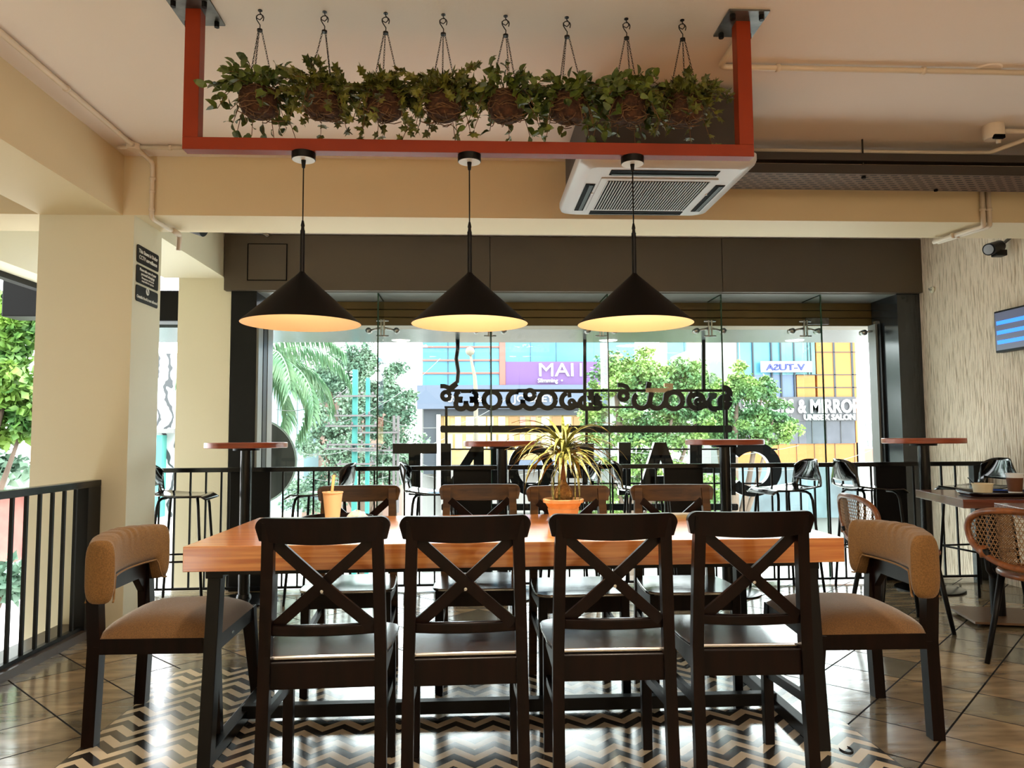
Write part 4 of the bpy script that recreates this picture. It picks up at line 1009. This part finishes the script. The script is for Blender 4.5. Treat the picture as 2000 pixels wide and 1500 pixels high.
# ================================================================== STREET BELOW AND BUILDINGS BEYOND
ZG = -4.0
struct(MB().box(-120, 120, 7.0, 160, ZG - .2, ZG).build('ground', pm('pale_street', (190, 186, 180), .8, noise=(.35, (168, 166, 162)))), 'pale street below the window')
struct(MB().box(-120, -3.7, -10, 7.0, ZG - .2, ZG).build('ground', pm('pale_yard', (196, 192, 184), .8, noise=(.5, (170, 166, 158)))), 'pale yard below the left window')
struct(MB().box(-8.6, -8.2, -6, 5.0, ZG, 5.5).build('light_block_wall', pm('grey_render', (150, 146, 138), .8, noise=(1.2, (132, 128, 120)))), 'unseen plain wall added at the left to keep sky light off the far pillar')  # added out of view to block open sky from the far pillar
def quad(mb, x0, y0, x1, y1, Y, th=.1, off=0.0):
    a, b = at(x0, y0, Y), at(x1, y1, Y)
    return mb.box(a.x, b.x, Y + off, Y + off + th, b.z, a.z)
def wpanel(par, name, mat, x0, y0, x1, y1, Y, th=.1, off=0.0):
    return quad(MB(), x0, y0, x1, y1, Y, th, off).build(name, mat, par)
def signtext(par, s, x, y, hpx, Y, mat='text', bold=0.0, mirror=False, sx=1.0, depth=.08, align='LEFT'):
    p = at(x, y, Y); size = hpx * Y / FPX / .72
    mm = Matrix.Translation(p) @ FACING
    if mirror: mm = mm @ Matrix.Diagonal((-1, 1, 1, 1))
    return text(MB(), s, size, mm, depth, bold * size, align, sx).build('sign_letters', mat, par)
BLUE = pm('blue_curtain_glass', (36, 112, 150), .25, noise=(.25, (70, 146, 172)))
BLUE2 = pm('pale_teal_curtain_glass', (84, 140, 150), .25, noise=(.4, (54, 110, 140)))
SALM = pm('salmon_cladding', (156, 84, 74), .6); PURP = pm('purple_sign_board', (92, 62, 112), .6)
SLATE = pm('slate_sign_band', (78, 88, 106), .6); DKS = pm('dark_slate_cladding', (44, 50, 58), .6)
CREAMS = pm('warm_shop_window', (164, 140, 94), .5, noise=(.8, (146, 116, 70)), emit=((236, 206, 140), .10))
GREYB = pm('grey_concrete', (120, 120, 118), .7)
B = 28.0
t = thing('building', 'blue glass shop building with a purple sign across the street', 'building', (at(1030, 900, B).x, B, ZG))
t.location = (0, 0, 0)
a, b = at(824, 600, B), at(1240, 600, B)
MB().box(a.x, b.x, B + .3, B + 12, ZG, at(900, 645, B).z).build('wall', GREYB, t)
wpanel(t, 'curtain_glass', BLUE, 826, 648, 975, 755, B, .3); wpanel(t, 'curtain_glass', BLUE, 987, 648, 1240, 707, B, .3)
wpanel(t, 'pilaster', SALM, 975, 648, 987, 752, B, .3, -.15)
for y in (678, 704, 729): wpanel(t, 'floor_band', SALM, 825, y - 1.5, 975, y + 1.5, B, .2, -.1)
for x in (875, 926, 1036, 1086, 1140): wpanel(t, 'mullion', DKS, x - .6, 648, x + .6, 755 if x < 975 else 707, B, .1, -.06)
wpanel(t, 'sign_board', PURP, 987, 707, 1250, 752, B, .3, -.12)
signtext(t, 'MAI', 1050, 735, 27, B - .15, sx=1.16); signtext(t, 'I', 1130, 735, 27, B - .15)
wpanel(t, 'fascia_band', SLATE, 816, 754, 1180, 798, B, .4, -.5)
signtext(t, 'US', 872, 785, 13, B - .6); signtext(t, '&', 930, 785, 13, B - .6); signtext(t, 'JOCKEY', 1003, 785, 14, B - .6, sx=1.15)
wpanel(t, 'cladding', DKS, 828, 798, 856, 925, B, .4, -.2); wpanel(t, 'cladding', DKS, 856, 798, 1145, 811, B, .4, -.2)
wpanel(t, 'column', pm('white_column', (160, 158, 150), .6), 853, 810, 861, 960, B, .4, -.3)
wpanel(t, 'shop_window', CREAMS, 861, 811, 1145, 905, B, .2, -.05)
rd = random.Random(2)
for k in range(13):
    x0 = 868 + k * 21; cc = rd.choice([(226, 180, 92), (200, 120, 108), (236, 220, 176), (140, 100, 60), (236, 230, 210)])
    wpanel(t, 'poster', pm('shop_poster', cc, .6, noise=(3, (min(255, cc[0] + 20), cc[1], cc[2]))), x0, 814, x0 + rd.uniform(9, 18), 832 if k % 2 else 838, B, .05, -.12)
    wpanel(t, 'poster', pm('shop_poster', rd.choice([(210, 190, 140), (160, 140, 116), (232, 214, 160)]), .6), x0, 848, x0 + rd.uniform(8, 18), 878, B, .05, -.12)
wpanel(t, 'lower_wall', pm('pale_wall', (120, 116, 112), .7), 861, 905, 1145, 1000, B, .3, .0)
wpanel(t, 'canopy', SLATE, 1000, 898, 1180, 915, B, .8, -.8)
signtext(t, 'Slimming  \u2022', 1050, 747, 8, B - .22)

ORN = pm('orange_cladding', (168, 94, 36), .55, noise=(.3, (178, 106, 46))); TEAL = pm('teal_reflecting_glass', (66, 120, 128), .2, noise=(.5, (110, 156, 154)))
B2 = 34.0
t = thing('building', 'orange panelled building with the salon sign at right', 'building', (0, 0, 0))
a, b = at(1440, 600, B2), at(1674, 600, B2)
MB().box(a.x, b.x, B2 + .3, B2 + 12, ZG, at(1500, 645, B2).z).build('wall', GREYB, t)
wpanel(t, 'curtain_glass', BLUE2, 1444, 648, 1553, 776, B2, .3); wpanel(t, 'curtain_glass', TEAL, 1520, 648, 1592, 732, B2, .35, -.05)
wpanel(t, 'curtain_glass', pm('grey_blue_glass', (72, 90, 118), .25), 1468, 732, 1553, 776, B2, .3, -.02)
wpanel(t, 'orange_panel', ORN, 1592, 648, 1672, 776, B2, .35, -.05); wpanel(t, 'orange_panel', ORN, 1555, 733, 1592, 776, B2, .35, -.05)
wpanel(t, 'orange_panel', ORN, 1668, 776, 1676, 910, B2, .35, -.05); wpanel(t, 'orange_panel', ORN, 1440, 866, 1676, 910, B2, .35, -.05)
for y in (688, 732, 757): wpanel(t, 'panel_joint', DKS, 1592 if y < 732 else 1555, y - .6, 1672, y + .6, B2, .1, -.08)
for x in (1628, 1663): wpanel(t, 'panel_joint', DKS, x - .5, 648, x + .5, 776, B2, .1, -.08)
for x in (1470, 1506, 1524, 1550, 1576, 1582): wpanel(t, 'mullion', DKS, x - .6, 648, x + .6, 776 if x < 1553 else 732, B2, .1, -.10)
for x in (1520, 1555, 1590, 1630, 1668): wpanel(t, 'panel_joint', DKS, x - .5, 866, x + .5, 910, B2, .1, -.08)
wpanel(t, 'banner', pm('white_banner', (200, 204, 214), .6), 1481, 707, 1580, 728, B2, .1, -.35)
signtext(t, 'V-TUSA', 1572, 723, 13, B2 - .4, pm('blue_lettering', (44, 50, 130), .5), .02, True, 1.3)
wpanel(t, 'sign_band', pm('dark_sign_band', (72, 70, 74), .6), 1444, 776, 1669, 822, B2, .3, -.2)
signtext(t, 'SCISSORS', 1450, 806, 27, B2 - .3, bold=.02, sx=.66); signtext(t, '&', 1559, 806, 27, B2 - .3, bold=.02, sx=.66); signtext(t, 'MIRROR', 1582, 806, 27, B2 - .3, bold=.02, sx=.76)
signtext(t, 'UNISEX SALON', 1570, 820, 11, B2 - .3, bold=.02, sx=1.0)
wpanel(t, 'dark_window', pm('dark_shop_glass', (44, 46, 54), .2, noise=(.9, (74, 74, 84))), 1444, 822, 1669, 866, B2, .3, -.1)
for x in (1500, 1558, 1584, 1612, 1640): wpanel(t, 'window_bar', GREYB, x - .8, 822, x + .8, 866, B2, .1, -.16)
wpanel(t, 'lower_glass', pm('pale_blue_shop', (92, 112, 118), .4, noise=(.6, (66, 76, 80))), 1444, 910, 1676, 1010, B2, .3, -.1)
B3 = 60.0
WHT = pm('white_render', (206, 206, 204), .8)
t = thing('building', 'white apartment building far off at the right window end', 'building', (0, 0, 0))
wpanel(t, 'wall', WHT, 1676, 783, 1800, 1000, B3, 8); wpanel(t, 'penthouse', WHT, 1700, 740, 1800, 783, B3, 8, 2)
for x, y in ((1690, 827), (1716, 827), (1740, 827), (1718, 860), (1742, 860), (1694, 860)):
    w_ = wpanel(t, 'window', pm('far_window', (120, 132, 130), .3), x, y, x + 13, y + 11, B3, .2, -.1)
wpanel(t, 'roof', pm('red_tile_roof', (170, 116, 104), .8), 1676, 876, 1735, 905, B3, 2, -3)
t = thing('building', 'tall cream building behind the trees at the window middle', 'building', (0, 0, 0))
wpanel(t, 'wall', pm('cream_render', (206, 190, 162), .8), 1330, 648, 1450, 1000, 50, 10)
for y in (665, 690, 720): wpanel(t, 'window', BLUE2, 1302, y, 1340, y + 24, 50, .3, -.1)
wpanel(t, 'pilaster', SALM, 1335, 648, 1342, 1000, 50, .3, -.1)
t = thing('building', 'pale blue house behind the palm at the left', 'building', (0, 0, 0))
wpanel(t, 'wall', pm('pale_blue_render', (140, 170, 178), .8), 500, 740, 592, 1000, 32, 3)
wpanel(t, 'parapet', WHT, 500, 738, 588, 748, 32, .4, -.4)
for x in (520, 540, 648, 578): wpanel(t, 'drain_pipe', GREYB, x, 750, x + 1.5, 900, 32, .1, -.1)
t = thing('building', 'pink house behind the utility poles', 'building', (0, 0, 0))
wpanel(t, 'wall', pm('pink_render', (170, 140, 126), .8, noise=(.4, (152, 122, 110))), 592, 768, 760, 1060, 36, 8)
for x, y in ((610, 800), (650, 800), (640, 870), (600, 890), (720, 880)): wpanel(t, 'window', pm('house_window', (104, 106, 104), .4), x, y, x + 18, y + 22, 36, .2, -.1)
wpanel(t, 'roof_slab', GREYB, 585, 762, 768, 770, 36, .8, -.6)

# ------------------------------------------------------------------ trees
def leafmat(name, c1, c2, sc=1.3):
    mt, N, L, Bn = newmat(name)
    tc = N.new('ShaderNodeTexCoord'); nt = N.new('ShaderNodeTexNoise'); nt.inputs['Scale'].default_value = sc; nt.inputs['Detail'].default_value = 3
    L.new(tc.outputs['Object'], nt.inputs[0]); rp = N.new('ShaderNodeValToRGB'); L.new(nt.outputs[0], rp.inputs[0])
    rp.color_ramp.elements[0].position = .38; rp.color_ramp.elements[1].position = .62
    rp.color_ramp.elements[0].color = rgb(*c1); rp.color_ramp.elements[1].color = rgb(*c2)
    L.new(rp.outputs[0], Bn.inputs['Base Color']); Bn.inputs['Roughness'].default_value = .5
    return mt
LG = leafmat('bright_green_foliage', (72, 112, 70), (126, 154, 76)); LB = leafmat('grey_green_foliage', (78, 110, 90), (120, 146, 122)); LL = leafmat('lime_foliage', (56, 98, 44), (124, 160, 66), 2.5)
BARK = pm('tree_bark', (112, 96, 82), .9, noise=(3, (84, 70, 60)))
def tree(label, base_px, Y, crowns, n, ls, mat, seed, cat='tree', trunk_r=.16, yspread=.55):
    rd = random.Random(seed); bx = at(base_px, 850, Y).x
    o = thing('tree', label, cat, (bx, Y, ZG), 0, 'street trees outside'); off = Vector((bx, Y, ZG))
    mb = MB(); tot = sum(w * h for _, _, w, h in crowns)
    cs = []
    for cx, cy, w, h in crowns:
        c = at(cx, cy, Y) - off; rw, rh = w / 2 * Y / FPX, h / 2 * Y / FPX; cs.append((c, rw, rh))
        subs = []
        for k in range(26):
            e = Vector((rd.gauss(0, 1), rd.gauss(0, 1), rd.gauss(0, 1))).normalized() * rd.uniform(.35, .95); subs.append((e, rd.uniform(.16, .34)))
        for k in range(int(n * w * h / tot)):
            while True:
                d = Vector((rd.gauss(0, 1), rd.gauss(0, 1), rd.gauss(0, 1))).normalized(); rr = rd.random() ** .4
                break
            e, sr = rd.choice(subs); q = e + Vector((d.x * 1.25, d.y, d.z * .8)) * rr * sr
            p = c + Vector((q.x * rw, q.y * rw * yspread, q.z * rh))
            dv = Vector((rd.gauss(0, 1), rd.gauss(0, 1), rd.gauss(-.5, .7))).normalized(); sd = dv.orthogonal().normalized(); sd = Matrix.Rotation(rd.uniform(0, 6.28), 3, dv) @ sd
            L_ = ls * rd.uniform(.6, 1.3); w_ = L_ * .34
            mb.add([p, p + dv * L_ * .5 + sd * w_, p + dv * L_, p + dv * L_ * .5 - sd * w_], [(0, 1, 2, 3)])
    br = MB(); top = cs[0][0]
    br.tube([(0, 0, 0), (.1, 0, top.z * .45), (top.x * .6, 0, top.z * .8), (top.x, top.y, top.z)], [trunk_r, trunk_r * .8, trunk_r * .5, trunk_r * .2], 8)
    for c, rw, rh in cs[1:]: br.tube([(.1, 0, top.z * .45), Vector((.1, 0, top.z * .45)).lerp(c, .5) + Vector((0, 0, -.2)), c], [trunk_r * .5, trunk_r * .3, trunk_r * .1], 6)
    br.build('trunk', BARK, o, True); mb.build('foliage', mat, o)
    return o
tree('broad leafy tree behind the utility poles at the left', 705, 19, [(720, 760, 130, 190), (640, 735, 120, 120), (700, 700, 110, 70), (770, 790, 110, 160), (640, 860, 150, 140), (790, 870, 90, 120), (720, 900, 170, 120), (620, 960, 130, 90), (560, 715, 90, 90)], 34000, .095, LB, 3)
tree('bright green tree before the purple sign at the window middle', 1230, 15, [(1200, 735, 100, 100), (1250, 740, 170, 150), (1330, 740, 130, 130), (1220, 830, 190, 120), (1310, 840, 160, 130), (1165, 800, 60, 110), (1260, 920, 200, 110), (1370, 800, 60, 120), (1180, 980, 170, 90), (1340, 970, 200, 110)], 38000, .080, LG, 5)
tree('bright green tree before the salon sign', 1420, 16, [(1440, 770, 110, 120), (1420, 830, 140, 120), (1490, 760, 70, 60), (1510, 820, 110, 90), (1480, 850, 130, 80), (1390, 790, 90, 110)], 24000, .080, LG, 8)
tree('lime green leafy tree close outside the far left window', -110, 9.5, [(-60, 620, 200, 200), (30, 640, 110, 170), (20, 740, 130, 150), (-40, 790, 180, 190), (50, 820, 60, 90)], 9000, .13, LL, 13, yspread=.7)
tree('dark shrub tree below the far left window', -30, 13, [(-40, 900, 200, 120), (20, 1130, 140, 80)], 1500, .2, LB, 17)
# palm
bx = at(480, 850, 13).x
t = thing('palm_tree', 'palm with drooping feathery fronds at the window\'s left end', 'palm', (bx, 13, ZG))
top = at(500, 720, 13) - Vector((bx, 13, ZG))
MB().tube([(0, 0, 0), (.05, 0, top.z * .5), tuple(top)], [.16, .13, .11], 10).build('trunk', BARK, t, True)
rd = random.Random(9); PG = leafmat('palm_green', (96, 134, 100), (138, 168, 130), 2)
for k, (a, el, Ln) in enumerate([(0, .9, 2.1), (.5, .6, 1.9), (-.5, .5, 1.9), (0.1, .1, 1.7), (-.3, -.2, 1.6), (.9, .8, 1.8), (-.9, .8, 1.8), (.2, 1.3, 1.9), (2.6, .9, 1.8), (3.3, .4, 1.7), (3.9, .9, 1.7), (2.0, .6, 1.6)]):
    mb = MB(); hx = Vector((math.cos(a), math.sin(a), 0)); pos = top.copy(); th = el; rach = [pos.copy()]
    for j in range(22):
        pos = pos + (hx * math.cos(th) + Vector((0, 0, math.sin(th)))) * (Ln / 22); th -= 2.3 / 22; rach.append(pos.copy())
    mb.tube(rach, .012, 4); sd = Vector((-math.sin(a), math.cos(a), 0))
    for j in range(2, 23):
        for s in (-1, 1):
            for rep in range(2):
                ll = .42 * (1 - abs(j / 22 - .45)) * rd.uniform(.8, 1.1); d = (sd * s * .75 + hx * .35 + Vector((0, 0, -.75 + rd.uniform(-.3, .1)))).normalized()
                p = rach[j] - hx * .03 * rep; q = p + d * ll * .5 + Vector((0, 0, .02)); e = p + d * ll + Vector((0, 0, -.12)); w = Vector((0, 0, 1)).cross(d).normalized() * .014
                mb.add([p - w, p + w, q + w, e, q - w], [(0, 1, 2, 3, 4)])
    mb.build('frond', PG, t)
# utility poles with crossarms and wires
TEALP = pm('teal_painted_pole', (60, 140, 134), .6, noise=(2, (46, 122, 118)))
GREYM = pm('pole_hardware', (104, 98, 100), .6)
def ladder(label, xp, ytop, w, arms):
    Y = 12.5; c = at(xp, 850, Y)
    o = thing('utility_pole', label, 'pole', (c.x, Y, ZG), 0, 'teal utility poles')
    zt = at(xp, ytop, Y).z - ZG; hw = w / 2 * Y / FPX
    MB().box(-hw, hw, -hw, hw, 0, zt).build('pole', TEALP, o, bevel=.01)
    for y, x0, x1 in arms:
        z = at(xp, y, Y).z - ZG; a, b = at(x0, y, Y).x - c.x, at(x1, y, Y).x - c.x
        am = MB().box(a, b, -hw - .07, -hw, z - .014, z + .014).build('crossarm', GREYM, o)
        n = max(2, int((b - a) / .22))
        for k in range(n): MB().lathe([(0, .014), (.012, .014), (.022, .03), (.012, .045), (.02, .06), (0, .07)], 8, (a + .05 + (b - a - .1) * k / (n - 1), -hw - .035, z)).build('insulator', GREYM, am, True)
    return o, zt
ladder('taller teal utility pole with wire laden crossarms', 693, 722, 10, [(774, 660, 735), (812, 655, 728), (832, 638, 740), (868, 640, 745), (876, 636, 740), (906, 660, 735)])
o, zt = ladder('shorter teal utility pole right of the taller one', 718, 738, 8, [(880, 690, 800), (845, 700, 778)])
for x0 in (770, 778):
    a = at(x0, 812, 12.5) - o.location; MB().box(a.x - .02, a.x + .02, -.05, .0, a.z - 1.6, a.z).build('frame_upright', GREYM, o)
WIRE = pm('wire', (112, 112, 110), .6)
for k, (p0, p1, sag) in enumerate([((640, 832), (860, 700), .2), ((640, 868), (880, 850), .25), ((500, 850), (700, 870), .25), ((540, 800), (693, 745), .2), ((728, 812), (1000, 770), .4), ((745, 870), (1010, 905), .3), ((520, 905), (760, 930), .2), ((640, 876), (520, 900), .1), ((735, 906), (1150, 880), .4), ((1100, 858), (1560, 870), .25), ((1300, 895), (1700, 880), .3)]):
    a, b = at(*p0, 12.4), at(*p1, 14.5)
    pts = [a.lerp(b, s) - Vector((0, 0, sag * 4 * s * (1 - s))) for s in [j / 12 for j in range(13)]]
    o = thing('overhead_wire', 'thin overhead street wire', 'wire', tuple(a), 0, 'overhead street wires')
    o['label'] = ['wire rising right past the poles to the blue building', 'wire from the long lower crossarm towards the shop window', 'wire reaching the poles from the palm', 'wire from the palm to the taller pole top', 'wire from the upper crossarm across the slate sign band', 'wire from the lower crossarm sloping down right', 'low wire crossing left of the poles above the railing', 'short wire from the lower crossarm to the round sign', 'long low wire from the poles to the middle tree', 'wire crossing the middle tree below the black bar', 'low wire before the orange building'][k]
    MB().tube([p - a for p in pts], .006, 5).build('wire', WIRE, o, True)
# street lamp
Y = 20; c = at(932, 850, Y)
t = thing('street_lamp', 'pale street lamp before the blue glass building', 'street lamp', (c.x, Y, ZG))
q = lambda x, y: tuple(at(x, y, Y) - Vector((c.x, Y, ZG)))
LP = pm('pale_lamp_post', (120, 112, 98), .6)
MB().tube([(0, 0, 0), q(929, 760), q(927, 735), q(921, 706), q(919, 694)], [.07, .06, .05, .035, .03], 10).build('post', LP, t, True)
MB().lathe([(0, -.14), (.10, -.08), (.125, 0), (.10, .08), (0, .13)], 16, q(918, 686)).build('lamp_head', LP, t, True)
# outside the left window: red shed, parapet wall
t = thing('shed', 'red painted shed outside the far left window', 'shed', (0, 0, 0))
wpanel(t, 'wall', pm('red_shed_paint', (176, 112, 100), .8, noise=(2, (150, 92, 84))), -60, 962, 22, 1100, 16, 2)
wpanel(t, 'roof', pm('teal_sheet_roof', (140, 190, 184), .6), -70, 930, 62, 960, 15.8, 2.4, -.2)
t = thing('mural_wall', 'white wall with black curling mural seen between the pillars', 'wall', (0, 0, 0))
mt, N, L, Bn = newmat('mural_paint'); tc = N.new('ShaderNodeTexCoord'); wv = N.new('ShaderNodeTexWave'); L.new(tc.outputs['Object'], wv.inputs[0]); wv.inputs['Scale'].default_value = 1.4; wv.inputs['Distortion'].default_value = 14; wv.inputs['Detail'].default_value = 3
rp = N.new('ShaderNodeValToRGB'); rp.color_ramp.elements[0].position = .12; rp.color_ramp.elements[1].position = .2; rp.color_ramp.elements[0].color = rgb(60, 64, 66); rp.color_ramp.elements[1].color = rgb(200, 208, 208)
L.new(wv.outputs[0], rp.inputs[0]); L.new(rp.outputs[0], Bn.inputs['Base Color'])
wpanel(t, 'wall', mt, 296, 690, 352, 1010, 14, .4); wpanel(t, 'coping', GREYB, 296, 838, 352, 846, 14, .3, -.3)
wpanel(t, 'post', pm('teal_post', (80, 160, 150), .6), 306, 850, 313, 1010, 13.8, .2)
